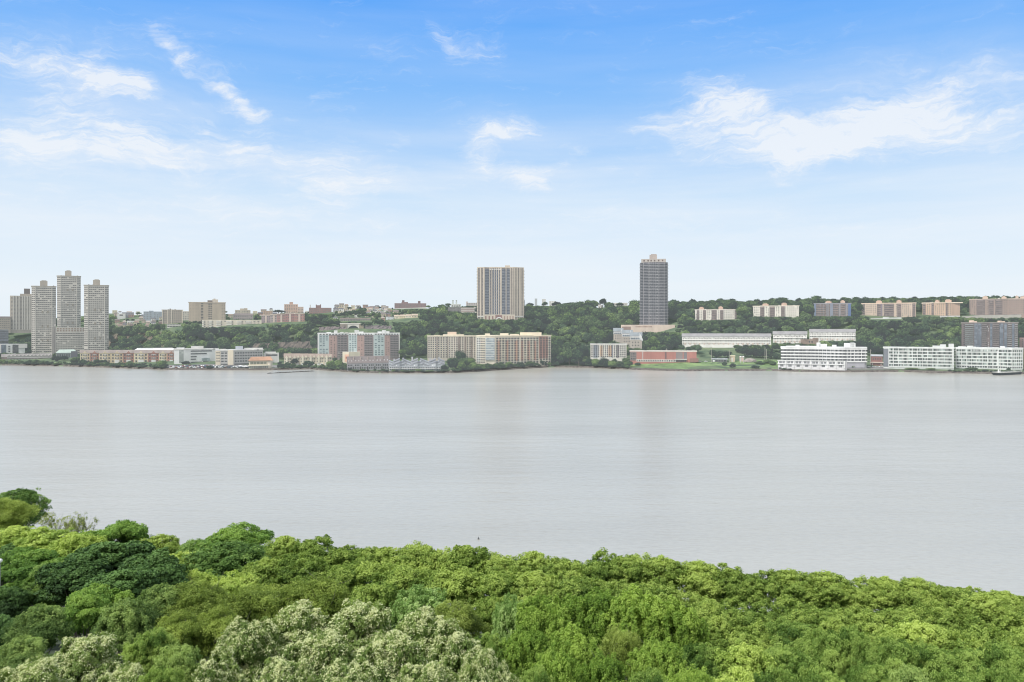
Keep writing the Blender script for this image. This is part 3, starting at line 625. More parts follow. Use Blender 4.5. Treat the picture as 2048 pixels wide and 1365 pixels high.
# --- tan apartment block
b = Bld('apartment_block', 'tan apartment block with a regular grid of small dark windows', 'apartment block', [855, (874,0), (896,3), (917,0), (953,6)], 672.5, 717, 26, M((194,184,168), .11), Y=1255, parapet=CREAM)
for i, n, sk in ((0,4,0),(1,4,0),(2,4,0),(3,7,0)): b.grid(i, .04, .96, n, .01, .96, 10, .54, .56, GD)
for i, u in ((1,.0),(1,.98),(2,.98),(3,.05),(3,.38),(3,.72)): b.slab(i, u-.05, u+.05, 0, .97, -.2, .25, M((140,126,116), .11, 'glass'), 'dark_bay_panel')  # dark strips laid on the wall stand in for recessed bays
b.pent(895, 913, 664.2, 8, 10, M((216,190,164), .1)); b.pent(886, 928, 669.3, 6, 14, CREAM); b.pent(868, 880, 670.5, 5, 8, CREAM); b.done()
# --- cream and red apartment block by the water
b = Bld('apartment_block', 'cream waterside apartment block with red brick panels and a curved glass bay', 'apartment block', [(953,-30), (971,-36), (990,-34), (1040,-10), (1078,10), (1102,26)], 672, 728, 58, M((214,203,182), .08), Y=1228, parapet=M((232,214,182), .08))
RED = M((178,132,116), .09)
b.panel(0, .0, .45, .1, .95, M((196,196,188), .08), .5); b.grid(0, .03, .97, 4, .05, .94, 11, .6, .5, GL, out=.65)
b.panel(1, .0, .95, .16, .93, M((160,176,186), .08, 'glass'), 1.2, 'glass_bay'); b.bands(1, .02, .93, .16, .9, 9, .25, M((208,212,206), .07), out=1.4, name='floor_band')
for i, n in ((2,8),(3,6),(4,4)): b.grid(i, .02, .98, n, .02, .95, 11, .58, .6, GD, out=.75)
for u0, u1 in ((.08,.2),(.42,.52),(.78,.9)): b.panel(2, u0, u1, .12, .84, M((206,160,130), .08), .55)
for u0, u1 in ((.05,.16),(.38,.5),(.72,.84)): b.panel(3, u0, u1, .12, .80, M((210,160,132), .08), .55)
b.panel(4, .0, .72, .18, .97, RED, .6); b.balconies(2, .22, .40, .1, .9, 10, .2, CREAM, 1.2); b.balconies(3, .18, .36, .1, .9, 10, .2, CREAM, 1.2); b.balconies(3, .52, .7, .1, .9, 10, .2, CREAM, 1.2)
for p0, p1, t in ((970,980,667.5),(1000,1017,667),(1020,1038,668.5)): b.pent(p0, p1, t, 6, 10, CREAM)
b.pent(1040, 1083, 665.2, 4, 16, M((226,208,176), .08)); b.done()

# --- two tall towers on the ridge
RIB = M((196,184,166), .13)
b = Bld('residential_tower', 'broad cream ribbed tower with blue-grey glass bays on the ridge', 'tower', [(955,3), (968,0), (979,4), (1002,0), (1026,0), (1047,8)], 535.5, 640, 30, M((150,140,132), .14), Y=1560, view_base=637, parapet=RIB)
BL = M((88,100,120), .13, 'glass'); rows = 31
b.grid(0, .1, .9, 3, .09, .98, rows, .6, .6, GW); b.panel(1, .12, 1, .02, .97, BL, .4, 'glass_bay'); b.bands(1, .12, 1, .03, .97, rows, .22, M((140,146,154), .14), out=.9, name='balcony')
b.grid(2, .03, .97, 6, .09, .97, rows, .5, .62, BL); b.panel(2, .27, .74, .06, .97, BL, .4, 'glass_bay'); b.bands(2, .27, .74, .09, .97, rows, .24, M((138,142,150), .14), out=.8, name='balcony'); b.panel(3, .05, .75, .06, .97, BL, .4, 'glass_bay'); b.grid(3, .05, .75, 3, .06, .97, rows, .86, .26, M((146,150,156), .14), out=.9, name='balcony', th=.6)
b.grid(3, .78, .98, 2, .09, .97, rows, .5, .55, GW); b.grid(4, .02, .98, 7, .09, .97, rows, .5, .5, GW)
b.ribs(0, (.03,.5,.97), 2.0, RIB, .9); b.ribs(1, (.06,), 1.6, RIB, .8); b.ribs(2, (.02,.22,.42,.6,.8,.98), 1.4, RIB, .9); b.ribs(3, (.02,.42,.77,.99), 1.5, RIB, .9); b.ribs(4, (.0,.14,.28,.42,.6,.72,.84,.99), 1.5, RIB, .9)
b.balconies(0, -.12, .02, .09, .97, rows, .3, M((150,142,136), .14), 1.2); b.balconies(4, .98, 1.08, .09, .97, rows, .3, M((150,142,136), .14), 1.2)
for i, us in ((0,(.2,.5,.8)),(3,(.15,.45,.75)),(4,(.1,.3,.5))): b.slab(i, 0, 1, .055, .075, 0, 1.2, OFFW, 'cornice')
for k in range(6): b.gablets(2, [(k+.5)/6], 3.2, .955, 3.2, OFFW, name='crown_arch', proud=1.2)
b.pent(1010, 1020, 531.2, 10, 10, RIB); b.pent(978, 1034, 534.5, 8, 14, RIB); b.done()
b = Bld('entrance_pavilion', 'cream arcaded entrance building with a rounded white gable at the ribbed tower foot', 'pavilion', [967, (990,0), (1005,0), (1030,-2)], 629.5, 642, 10, RIB, Y=1535, view_base=640)
b.grid(0, .05, .95, 3, .1, .8, 1, .4, .9, M((150,118,112), .13)); b.panel(1, .05, .95, .0, .9, M((148,116,112), .13), .3); b.grid(2, .05, .95, 4, .1, .8, 1, .42, .9, M((166,138,126), .13))
mbv = MB(); n = 12; c0 = b.pt(1, .55, 2.2); t = b.seg(1)[1]
pts = [(math.cos(math.pi*k/n), math.sin(math.pi*k/n)) for k in range(n+1)]
for (ra, rb) in ((4.2, 6.2),):
    for k in range(n):
        q = []
        for oo in (0, 1.2):
            e = b.seg(1)[2]*oo
            q += [(*(c0+t*pts[k][0]*ra+e), pts[k][1]*ra+1), (*(c0+t*pts[k+1][0]*ra+e), pts[k+1][1]*ra+1), (*(c0+t*pts[k+1][0]*rb+e), pts[k+1][1]*rb+1), (*(c0+t*pts[k][0]*rb+e), pts[k][1]*rb+1)]
        mbv.hexa(q)
mbv.build('arch', WHITE, b.root); b.done()
SL = M((120,124,136), .12); SLB = M((164,164,170), .12); SLW = M((150,152,160), .12, 'glass')
b = Bld('residential_tower', 'tall dark slate tower ringed with balconies, a tan tank house on its roof', 'tower', [(1281,7), (1287,1), (1297,0), (1318,0), (1328,1), (1334.5,7)], 525, 652, 34, M((104,106,116), .13), Y=1530, view_base=649)
rows = 41
for i, n in ((0,2),(1,3),(2,6),(3,3),(4,2)):
    b.grid(i, .04, .96, n, .005, .985, rows, .7, .58, M((78,86,102), .12, 'glass'), skip=.05); b.bands(i, -.03, 1.03, .005, .985, rows, .2, SLB, out=2.0 if i in (0,4) else 1.2 if i in (1,3) else .7, name='balcony', th=2.2)
    b.grid(i, .04, .96, n, .005, .985, rows, .5, .5, SLW, skip=.72, out=.3); b.ribs(i, (0,1), .9, M((150,148,152), .12), 1.0)
for u in (.12, .16, .80, .84): b.grid(2, u-.03, u+.03, 1, .005, .985, rows, .9, .42, M((224,222,216), .1), out=.5, skip=.25)
b.ribs(2, (.08,.32,.5,.68,.92), .8, M((146,146,150), .12), .9)
b.pent(1282.5, 1332, 518.3, 1, 30, M((180,172,164), .12)); b.pent(1299, 1314, 510, 8, 12, M((176,164,156), .12)); b.pent(1302, 1313, 508.8, 10, 8, M((168,154,146), .12), bottom=511)
q = b.n
for k, px in enumerate((1288,1296,1302,1309,1317,1325)): b.pent(px-1.2, px+1.6, 520, .7, .4, M((120,104,98), .12), name='roof_opening', bottom=523)
b.done()
b = Bld('parking_podium', 'wide pinkish tan parking podium under the dark slate tower', 'podium', [(1242,6), (1262,0), (1350,4)], 650, 668, 30, M((206,186,168), .11), Y=1500, view_base=665)
b.slab(0, .1, .98, .45, .8, -.1, .3, M((150,128,118), .12), 'opening'); b.grid(1, .1, .48, 14, .66, .9, 1, .7, .5, M((160,128,112), .12)); b.slab(1, .6, .66, -.5, .12, 0, 2, M((216,204,184), .1), 'buttress'); b.slab(1, .9, .95, -.5, .25, 0, 2, M((216,204,184), .1), 'buttress'); b.done()
# --- three stepped gabled houses
for k, (l, r, t, bs, wd) in enumerate(((1227,1246,663,681,'highest'), (1244,1265,667,688,'middle'), (1260,1284,672,697,'lowest'))):
    b = Bld('gabled_house', f'tan house with blue-grey roof and white gable, {wd} of the three stepping down the slope', 'house', [l, (r,6)], t, bs, 14, M((196,184,170), .11), Y=1440-k*25, group='stepped gabled houses below the podium')
    b.gable(M((140,150,156), .11, 'roof'), 6, over=.8); b.panel(0, 0, 1, .68, 1, M((216,216,214), .10), .3); b.grid(0, .05, .85, 4, .7, .86, 1, .7, .8, GB, out=.45); b.grid(0, .1, .8, 3, .1, .6, 2, .35, .4, GL)
    a = b.pt(0, .78, .8); c = b.pt(0, 1.06, .8); m_ = b.pt(0, .95, .8); h = b.H()
    MB().hexa([(*a,h*.72),(*c,h*.55),(*(c+b.n*5),h*.55),(*(a+b.n*5),h*.72),(*a,h+5.5),(*c,h*.72),(*(c+b.n*5),h*.72),(*(a+b.n*5),h+5.5)]).build('gable', M((222,222,220), .10), b.root); b.done()
# --- small patchwork apartment building
b = Bld('apartment_block', 'small white, grey and orange patchwork apartment building near the shore', 'apartment block', [1181, 1200, 1226, 1253], 689, 716, 18, M((206,202,192), .10), Y=1250, parapet=OFFW)
b.panel(0, .3, .75, 0, .95, M((138,146,156), .10), .4); b.panel(1, 0, .2, .1, .9, M((190,160,132), .1), .4); b.panel(1, .65, .9, .1, .9, M((196,164,132), .1), .4); b.panel(1, .92, 1.0, 0, .95, M((136,140,148), .1), .4); b.panel(2, .25, .45, 0, .95, M((130,128,128), .1), .4)
for i, n in ((0,4),(1,6),(2,6)): b.grid(i, .04, .96, n, .03, .95, 6, .55, .55, GD, out=.55)
for k in range(6): b.pent(1184+k*11, 1188+k*11, 687.6, 4, 4, OFFW, name='roof_box')
b.done()
# --- long red brick warehouse
b = Bld('warehouse', 'long low red brick warehouse with grey window panels and a pale base', 'warehouse', [1260, 1273, 1352, 1374, 1393], 703, 724, 22, M((180,118,108), .09), Y=1225, parapet=M((206,196,186), .08))
b.panel(0, .0, 1, .1, .92, M((134,124,122), .1), .3); b.panel(2, .0, .6, .3, .92, M((140,130,130), .1), .3); b.panel(2, .7, 1, .2, .92, M((124,120,124), .1), .3); b.panel(1, .15, .17, .2, .95, GREYW, .35, 'downpipe'); b.panel(1, .72, .76, .25, .92, M((128,104,104), .1), .35)
b.slab(1, 0, 1, 0, .22, 0, .5, M((204,198,192), .08), 'base_wall'); b.grid(1, .01, .99, 22, .02, .2, 1, .5, .8, GD, out=.65); b.slab(2, -.1, 1, .22, .28, 0, 3, OFFW, 'canopy'); b.grid(2, -.05, .95, 6, .0, .22, 1, .8, .9, GD, out=.4); b.grid(0, .1, .9, 3, .15, .85, 3, .6, .5, GD, out=.4)
b.slab(4-1, .3, 1.2, .0, .35, -8, 3, M((150,112,104), .09), 'side_shed'); b.done()
# --- white townhouse terraces on the slope
def white_row(label, l, r, top, base, n, lgab, Y=None, off=8):
    b = Bld('terraced_row', label, 'townhouse row', [(l,0), (r,off)], top, base, 14, M((222,220,214), .09), Y=Y, group='white terraces on the slope')
    b.gable(M((150,150,152), .10, 'roof'), 5.2, over=.7); b.gablets(0, [(k+.5)/n for k in range(n)], 3.4, .93, 2.4, M((170,168,170), .1, 'roof'), name='dormer', proud=.9)
    b.grid(0, .01, .99, n*3, .06, .9, 3, .42, .45, GW, skip=.12); b.grid(0, .01, .99, n, .03, .26, 1, .3, .9, M((200,176,160), .1), name='garage_door', out=.25)
    b.ribs(0, [k/n for k in range(1, n)], .35, OFFW, .4, name='party_wall'); b.slab(0, .0, 1, .55, .585, 0, 1.2, OFFW, 'balcony'); 
    return b.done()
white_row('longest white terrace of dormered townhouses under one grey roof', 1364, 1542, 673.5, 690.5, 18, 1, Y=1360)
white_row('shortest white terrace of dormered townhouses, between the two longer ones', 1546, 1614, 669, 686.5, 7, 1, Y=1365)
white_row('white terrace of dormered townhouses standing highest, beside the brown masonry ruin', 1619, 1711, 664.5, 682, 9, 0, Y=1370, off=2)
b = Bld('masonry_ruin', 'low brown masonry remains between the white terraces', 'ruin', [1601, 1615, 1628, 1637], 679, 688, 6, M((140,124,112), .1, 'rock'), Y=1330); b.pent(1626, 1637, 676, 0, 6, M((140,124,112), .1, 'rock'), name='pier'); b.grid(1, .1, .9, 2, .2, .7, 1, .5, .8, GD); b.done()
# --- white balcony-banded waterside building
b = Bld('apartment_block', 'white five-storey waterside apartment block wrapped in continuous balcony bands', 'apartment block', [1562, (1634,4), (1690,-2), (1733,10)], 695.5, 733, 30, M((150,152,156), .08), Y=1150, parapet=WHITE)
for i, n in ((0,18),(1,15),(2,13)):
    b.grid(i, 0, 1, n, .27, .93, 4, .62, .72, GD, out=.15, skip=.12)
    for r in range(5): b.slab(i, -.005, 1.005, .235+r*.165, .235+r*.165+.062, -.2, 2.0, M((228,228,226), .06), 'balcony')
    b.grid(i, 0, 1, n//2, .3, .93, 4, .07, .9, WHITE, out=1.2, name='balcony_divider', th=1.4)
    b.slab(i, 0, 1, .965, 1.03, -.3, 2.2, WHITE, 'roof_fascia')
b.slab(2, .05, .9, -.05, .22, 0, 1, M((170,170,178), .08), 'base_wall')
for p0, p1, t in ((1591,1599,690.5),(1633,1641,685.8),(1638,1654,688.5),(1664,1673,690.2),(1688,1711,686.5),(1700,1709,685.6)): b.pent(p0, p1, t, 8, 9, WHITE)
b.pent(1572, 1634, 692.8, 6, 16, WHITE, name='penthouse'); b.done()
b = Bld('terrace_wing', 'low white two-storey townhouse wing in front of the balcony-banded block', 'townhouse row', [1556, (1690,0), (1694,4)], 722, 736, 12, M((214,214,216), .06), Y=1126)
for k in range(8):
    u = (k+.5)/8
    b.slab(0, u-.03, u+.02, .12, .42, -.1, .2, GLL, 'window'); b.slab(0, u-.045, u-.005, .6, .88, -.1, .2, GLL, 'window'); b.slab(0, u+.005, u+.04, .6, .88, -.1, .2, GLL, 'window'); b.slab(0, u+.05, u+.062, 0, 1, 0, 1.2, WHITE, 'party_wall')
b.slab(0, -.01, 1, .47, .55, 0, 1.4, WHITE, 'balcony'); b.slab(0, -.01, 1, .95, 1.05, 0, .8, WHITE, 'parapet'); b.done()
b = Bld('brick_house', 'small dark red brick building between the banded block and the white slab', 'house', [1742, 1765], 713, 726, 12, M((150,106,100), .08), Y=1170); b.gable(M((170,174,178), .08, 'roof'), 2.5); b.slab(0, -.1, 1.1, -.02, .14, 0, 2, M((206,184,170), .07), 'canopy'); b.slab(0, .1, .14, -.5, 0, 0, 1, OFFW, 'post'); b.slab(0, .85, .9, -.5, 0, 0, 1, OFFW, 'post'); b.grid(0, .1, .9, 4, .35, .85, 1, .4, .6, GL); b.done()
# --- two white slab buildings at the right
W2 = M((196,202,198), .07); W3 = M((210,214,210), .06)
GG = M((70,80,78), .07, 'glass'); GLT = M((160,178,172), .07, 'glass')
b = Bld('apartment_block', 'white slab apartment building with a dark end bay, beside the small red brick building', 'apartment block', [1767, 1777.5, (1908,2)], 696, 735, 24, W2, Y=1125, parapet=W3)
b.panel(0, 0, 1, 0, .93, M((122,128,136), .08), .4)
b.grid(1, .005, .97, 13, .02, .98, 6, .84, .56, GLT, out=.14); b.grid(1, .005, .97, 39, .02, .98, 6, .80, .60, GG, out=.2, skip=.28); b.ribs(1, [k/13*.97 for k in range(14)], .8, W3, .45, name='pier')
for r in range(7): b.slab(1, 0, 1, .985*r/6-.02, .985*r/6+.022, -.1, .5, W3, 'floor_band')
for p0, p1, t in ((1865,1880,691.5),(1880,1892,689),(1897,1908,687.6),(1800,1804,694.4),(1825,1829,694.2),(1848,1852,694.5)): b.pent(p0, p1, t, 7, 8, M((196,200,198), .07))
b.done()
b = Bld('apartment_block', 'longer white slab apartment building behind the moored barge', 'apartment block', [1912, (1997,0), (2024,-6), (2045,4)], 697, 737, 24, W2, Y=1105, parapet=W3)
for i, n in ((0,8),(1,3),(2,5)):
    b.grid(i, .01, .98, n, .14, .96, 5, .84, .56, GLT, out=.14); b.grid(i, .01, .98, n*3, .14, .96, 5, .80, .60, GG, out=.2, skip=.38 if i == 0 else .3)
    for r in range(6): b.slab(i, 0, 1, .13+.83*r/5-.022, .13+.83*r/5+.022, -.1, .5, W3, 'floor_band')
    b.ribs(i, [k/n for k in range(n+1)], .7, W3, .45, name='pier'); b.grid(i, .02, .98, n*2, .02, .11, 1, .8, .8, GD)
b.slab(0, .36, .985, .845, .87, 0, 1.6, WHITE, 'terrace'); b.slab(0, .96, .985, .13, .86, 0, 1.2, WHITE, 'pier'); b.balconies(0, -.045, -.0, .1, .95, 6, .2, OFFW, 1.0)
for p0, p1, t in ((1916,1932,694),(1934,1946,692.6),(1940,1952,694.2),(2000,2010,692.8),(1955,1957,694.5),(1971,1973,694.5),(1985,1988,694.8)): b.pent(p0, p1, t, 7, 8, W3)
b.done()
b = Bld('apartment_block', 'narrow brown apartment block end at the frame edge beside the white slab', 'apartment block', [2047, 2075], 696, 738, 20, M((146,140,128), .08), Y=1108); b.balconies(0, 0, 1, .05, .98, 6, .25, M((190,182,164), .07), 1.2); b.grid(0, .02, .98, 4, .05, .98, 6, .6, .5, GD); b.done()
# --- dark brown apartment slab
DB = M((122,112,112), .10)
b = Bld('apartment_block', 'dark brown apartment slab with white balcony stripes and blue glass columns', 'apartment block', [1923, (1948,0), (1978,2), (2036,0)], 646, 697, 22, DB, Y=1290, parapet=M((150,142,138), .1))
b.grid(0, .15, .95, 1, .03, .97, 12, .98, .5, GD); b.balconies(0, .25, .98, 0, .96, 12, .24, M((190,196,192), .09), 1.5)
for i, us in ((1,((.02,.25),(.28,.5))),(2,((.04,.12),(.37,.5),(.53,.62),(.8,.88)))):
    for u0, u1 in us: b.panel(i, u0, u1, 0, .97, M((110,122,136), .1, 'glass'), .4, 'glass_bay')
b.balconies(1, .52, .85, 0, .96, 12, .26, M((166,160,160), .1), 1.4); b.balconies(2, .14, .36, 0, .96, 12, .26, M((160,152,150), .1), 1.4); b.balconies(2, .64, .79, 0, .96, 12, .26, M((176,176,174), .1), 1.4); b.balconies(2, .89, .99, 0, .96, 12, .26, M((176,180,180), .1), 1.4)
for i in (1,2): b.grid(i, .02, .98, 10 if i == 1 else 18, .02, .96, 12, .55, .5, GD, out=.2, skip=.2)
b.grid(1, .86, .98, 2, .02, .96, 12, .6, .5, M((206,208,206), .09), skip=.6, out=.3)
for p0, p1, t in ((1938,1948,641),(1945,1954,643),(1995,2003,642),(2000,2010,643.2)): b.pent(p0, p1, t, 6, 8, M((222,194,172), .09))
b.done()
b = Bld('apartment_block', 'small pinkish brick block partly cut by the frame beside the dark slab', 'apartment block', [2039, 2070], 676, 697, 16, M((176,140,134), .1), Y=1300); b.grid(0, .1, .9, 4, .1, .9, 4, .5, .5, GL); b.done()
# --- ridge-top apartment blocks on the right
def ridge_block(label, pts, top, base, wall, Y, rows, pents, colr, bays, group='ridge-top apartment blocks', pentm=None):
    b = Bld('apartment_block', label, 'apartment block', pts, top, base, 20, wall, Y=Y, group=group, parapet=M(colr, .11), view_base=base-1)
    b.nseg = len(b.fp)-1
    for i in range(b.nseg):
        n = max(2, int(round(b.seg(i)[3]/3.6))); b.grid(i, .03, .97, n, .04, .97, rows, .42, .42, GW, skip=.12)
    for i, u0, u1 in bays:
        b.slab(i, u0, u1, .03, .97, -.3, .25, M((128,118,118), .12, 'glass'), 'dark_bay_panel'); b.balconies(i, u0, u1, .02, .95, rows, .24, M((168,146,136), .12), 1.4)  # dark panel on the wall, recess shade put into its colour
    for p0, p1, t in pents:
        b.pent(p0, p1, t, 6, 6, pentm or M((196,166,146), .12)); b.pent(p0+2, p1-2.5, t-1.4, 7, 4, pentm or M((196,166,146), .12), bottom=t+.5)
    return b
ridge_block('pale ridge-top block half hidden by trees, nearest to the slate tower', [1390, 1413, 1447, 1473], 620, 642, M((212,206,194), .12), 1520, 6, ((1398,1408,615.5),(1437,1446,614.5)), (214,204,190), ((0,.15,.35),(0,.7,.95),(1,.3,.6),(1,.8,1),(2,.85,1))).done()
ridge_block('white ridge-top block with three balcony columns and two orange roof boxes', [1506, 1530, 1560, 1598], 612.5, 635, M((220,214,200), .12), 1510, 6, ((1525,1537,608.5),(1563,1574,607.5)), (222,210,190), ((0,.6,.95),(1,.3,.65),(2,.05,.25))).done()
b = ridge_block('ridge-top block wrapped in blue scaffold netting', [1628, 1655, 1680, 1702], 607.5, 634.5, M((150,146,150), .13), 1500, 7, ((1651,1663,603.5),(1681,1690,602.5)), (150,150,156), ((0,.1,.9),(1,.1,.9),(2,.05,.5)))
b.panel(0, .0, .16, 0, 1, M((120,134,158), .12), 1.8, 'scaffold_net'); b.panel(1, .2, .45, .0, 1, M((134,142,158), .12), 1.8, 'scaffold_net'); b.panel(2, .74, 1.0, .0, .98, M((98,122,164), .12), 1.8, 'scaffold_net'); b.ribs(0, (.3,.5,.7,.95), .3, M((160,160,168), .12), 1.9, name='scaffold_pole'); b.ribs(1, (.1,.6,.85), .3, M((160,160,168), .12), 1.9, name='scaffold_pole'); b.done()
b = ridge_block('longer peach brick ridge-top block above the white fence', [1723, (1745,0), (1765,-3), (1790,0), (1832,0)], 607, 635, PEACH, 1495, 7, ((1752,1764,602.5),(1793,1803,602)), (222,196,170), ((0,.1,.3),(1,.45,.85),(2,.1,.9),(3,.1,.3),(3,.83,.97))); b.panel(1, .82, 1.0, 0, .97, M((136,128,136), .12), .4); b.done()
b = ridge_block('shorter peach brick ridge-top block with a wide roof edge', [1845, (1852,0), (1890,-3), (1903,0), (1920,4)], 606, 635, M((200,170,144), .12), 1500, 7, ((1870,1879,601.5),(1890,1903,600.8)), (216,196,172), ((1,.3,.42),(2,.1,.4),(0,.1,.9))); b.panel(3, .0, 1.0, 0, .96, M((184,156,136), .12), .4); b.pent(1843, 1926, 605.4, -.6, 22, M((222,204,182), .11), name='roof_edge', bottom=607); b.done()
ridge_block('long brownish ridge-top block with grey wings, running out of the frame', [1939, (1951,0), (1972,-2), (1988,-2), (2016,2), (2055,0)], 598.5, 633, M((162,142,132), .12), 1480, 8, ((1965,1976,593.5),(2003,2013,594.5),(2031,2037,593),(2040,2052,595.5)), (190,172,158), ((1,.1,.9),(2,.3,.95),(3,.1,.6)), pentm=M((200,176,156), .12)).done()
# fence and retaining walls along the ridge road
def wall_line(name, label, pts, h, mat, n=10, cat='wall'):
    root = None; mb = MB(); P = []
    for (px, py, Y) in pts: P.append((xat(px, Y), Y, zat(py, Y)))
    root = empty(name, P[0]); tag(root, label, cat)
    for (a, b) in zip(P[:-1], P[1:]):
        mb.hexa([tuple(np.array(q)-P[0]) for q in ((a[0],a[1],a[2]-6),(b[0],b[1],b[2]-6),(b[0],b[1]+.6,b[2]-6),(a[0],a[1]+.6,a[2]-6),(a[0],a[1],a[2]),(b[0],b[1],b[2]),(b[0],b[1]+.6,b[2]),(a[0],a[1]+.6,a[2]))])
    mb.build('wall_run', mat, root)
    mc = MB()
    for (a, b) in zip(P[:-1], P[1:]):
        mc.hexa([tuple(np.array(q)-P[0]) for q in ((a[0],a[1]-.2,a[2]+.01),(b[0],b[1]-.2,b[2]+.01),(b[0],b[1]+.8,b[2]+.01),(a[0],a[1]+.8,a[2]+.01),(a[0],a[1]-.2,a[2]+.35),(b[0],b[1]-.2,b[2]+.35),(b[0],b[1]+.8,b[2]+.35),(a[0],a[1]+.8,a[2]+.35))])
    mc.build('coping', OFFW, root)
    xs = [p[0] for p in pts]; BLOCK.append((min(xs), max(xs), min(p[1] for p in pts), max(p[1] for p in pts)+h, pts[0][2]))
wall_line('site_fence', 'bright white fence of uneven height below the longer peach block', [(1742,637.5,1470),(1766,637,1470),(1766.2,634.6,1470),(1778,634.8,1470),(1778.2,636,1470),(1803,635.2,1470)], 4, WHITE, cat='fence')
wall_line('retaining_wall', 'pale retaining wall along the ridge road under the brownish block', [(1925,633.5,1462),(1960,631.5,1462),(2055,630,1462)], 2.6, M((184,180,170), .11))
wall_line('roadside_wall', 'low white wall below the shorter peach block', [(1880,632.5,1470),(1920,632,1470)], 2.4, OFFW)

# --- ridge and slope buildings on the left half
def simple(name, label, cat, pts, top, base, wall, Y, cols, rows, depth=16, h=.16, roof=None, pents=(), par=None, fw=.45, fh=.45, skip=.05, glass=None, group=None):
    b = Bld(name, label, cat, pts, top, base, depth, M(wall, h), Y=Y, view_base=base-1, group=group, parapet=M(par, h) if par else None)
    for i in range(len(b.fp)-1): b.grid(i, .04, .96, max(1, int(round(cols*b.seg(i)[3]/sum(b.seg(j)[3] for j in range(len(b.fp)-1))))), .05, .95, rows, fw, fh, glass or GW, skip=skip)
    if roof: b.gable(M(roof[0], h, 'roof'), roof[1], hip=roof[2])
    for p0, p1, t, c in pents: b.pent(p0, p1, t, 4, 6, M(c, h))
    return b
b = simple('office_block', 'tan eight-storey block split by a pale twin-ribbed stair shaft', 'office', [324, 365.5], 620.5, 648, (166,156,142), 1640, 9, 7, par=(176,166,150)); b.ribs(0, (.02,.28,.45,.98), 1.6, M((200,190,172), .15), .8); b.pent(339, 342, 617.8, 5, 4, M((120,110,106), .16)); b.done()
b = simple('hospital_block', 'largest tan slab on the left ridge, with dark vertical window stripes', 'building', [377.5, 400, 414, 451], 605.5, 644, (176,162,142), 1640, 0, 1, par=(182,168,148), depth=24)
b.wins = []; b.grid(1, .1, .5, 1, .03, .97, 12, .8, .5, GD); b.grid(2, .06, .28, 2, .03, .97, 9, .8, .45, GD); b.grid(2, .76, .98, 2, .03, .97, 12, .3, .45, GL); b.grid(0, .1, .9, 6, .05, .95, 12, .14, .35, GW); b.pent(415, 424, 601, 5, 6, M((130,120,112), .16)); b.pent(424, 436, 599.2, 8, 8, M((196,186,168), .16)); b.pent(427, 431, 597.5, 9, 3, M((196,186,168), .16), bottom=599.5); b.done()
b = simple('apartment_block', 'long low cream block with white balcony stacks at the top of the wooded cliff', 'apartment block', [404, 430, 470, 523], 640.5, 655.5, (206,196,176), 1560, 14, 4, h=.13)
for i, us in ((0,((.0,.15),(.5,.75))),(1,((.05,.3),(.55,.85))),(2,((.05,.25),(.4,.6)))):
    for u0, u1 in us: b.balconies(i, u0, u1, .02, .95, 4, .38, M((222,220,212), .12), 1.4)
b.done()
b = simple('parking_deck', 'white open parking deck of stacked pale floors dropping down the wooded slope', 'parking deck', [334, 362], 648.5, 662, (96,100,100), 1580, 0, 1, h=.12)
b.wins = []
for r in range(3): b.slab(0, 0, 1 if r > 0 else .62, .08+r*.33, .25+r*.33, -.2, 1, M((204,204,196), .11), 'deck')
for r in range(3): b.slab(0, .18, .6, -.72+r*.24, -.58+r*.24, -2, .6, M((196,194,184), .12), 'deck')
for u in (.02,.2,.4,.6,.8,.98): b.slab(0, u-.012, u+.012, -.7 if .1 < u < .61 else 0, 1, -.2, .8, M((190,188,180), .12), 'column')
b.done()
simple('office_block', 'long blue-grey ridge block beside the tan stair-shaft block', 'building', [287, 306, 327], 623.5, 641, (158,172,182), 1760, 12, 4, h=.2, pents=((298,307,622,(140,150,160)),)).done()
simple('apartment_block', 'cream block in the gap between the two tan slabs', 'building', [364, 379], 623, 645, (198,190,174), 1720, 3, 5, h=.18).done()
simple('apartment_block', 'grey flat-roofed block on the skyline behind the hillside houses near the tan towers', 'building', [244, 268], 625, 640, (150,154,160), 1900, 7, 3, h=.2, pents=((237,243,623,(150,146,140)),)).done()
simple('apartment_block', 'white windowless building among the hillside houses near the tan towers', 'building', [234, 251], 627.5, 634, (216,216,210), 1880, 0, 1, h=.17).done()
simple('apartment_block', 'white flat-roofed house with one row of small windows on the left slope', 'house', [254, 273], 642, 650, (222,220,218), 1780, 5, 1, h=.14).done()
simple('school_building', 'tan block with stepped roof right of the large tan slab', 'building', [470, 501], 620.5, 633, (184,174,154), 1800, 9, 3, h=.17, pents=((480,494,617.5,(188,178,158)),(488,495,616.8,(196,186,166)))).done()
simple('apartment_house', 'grey-brown house row below the stepped tan block', 'house', [466, 506], 630, 641, (158,148,146), 1700, 10, 2, h=.16, roof=((136,128,126),3,3)).done()
simple('residential_tower', 'pinkish tower block on the skyline with a small tank house', 'tower', [568.5, 596], 609, 628, (194,164,144), 1900, 7, 6, h=.2, pents=((579,586,604.5,(190,158,140)),)).done()
simple('apartment_block', 'lower pinkish annex beside the skyline tower block', 'building', [595, 607], 614, 628, (200,176,158), 1890, 4, 4, h=.2).done()
simple('apartment_block', 'orange-brown flat-roofed building behind the red brick row', 'building', [523, 545], 622, 634, (190,160,136), 1820, 6, 3, h=.18).done()
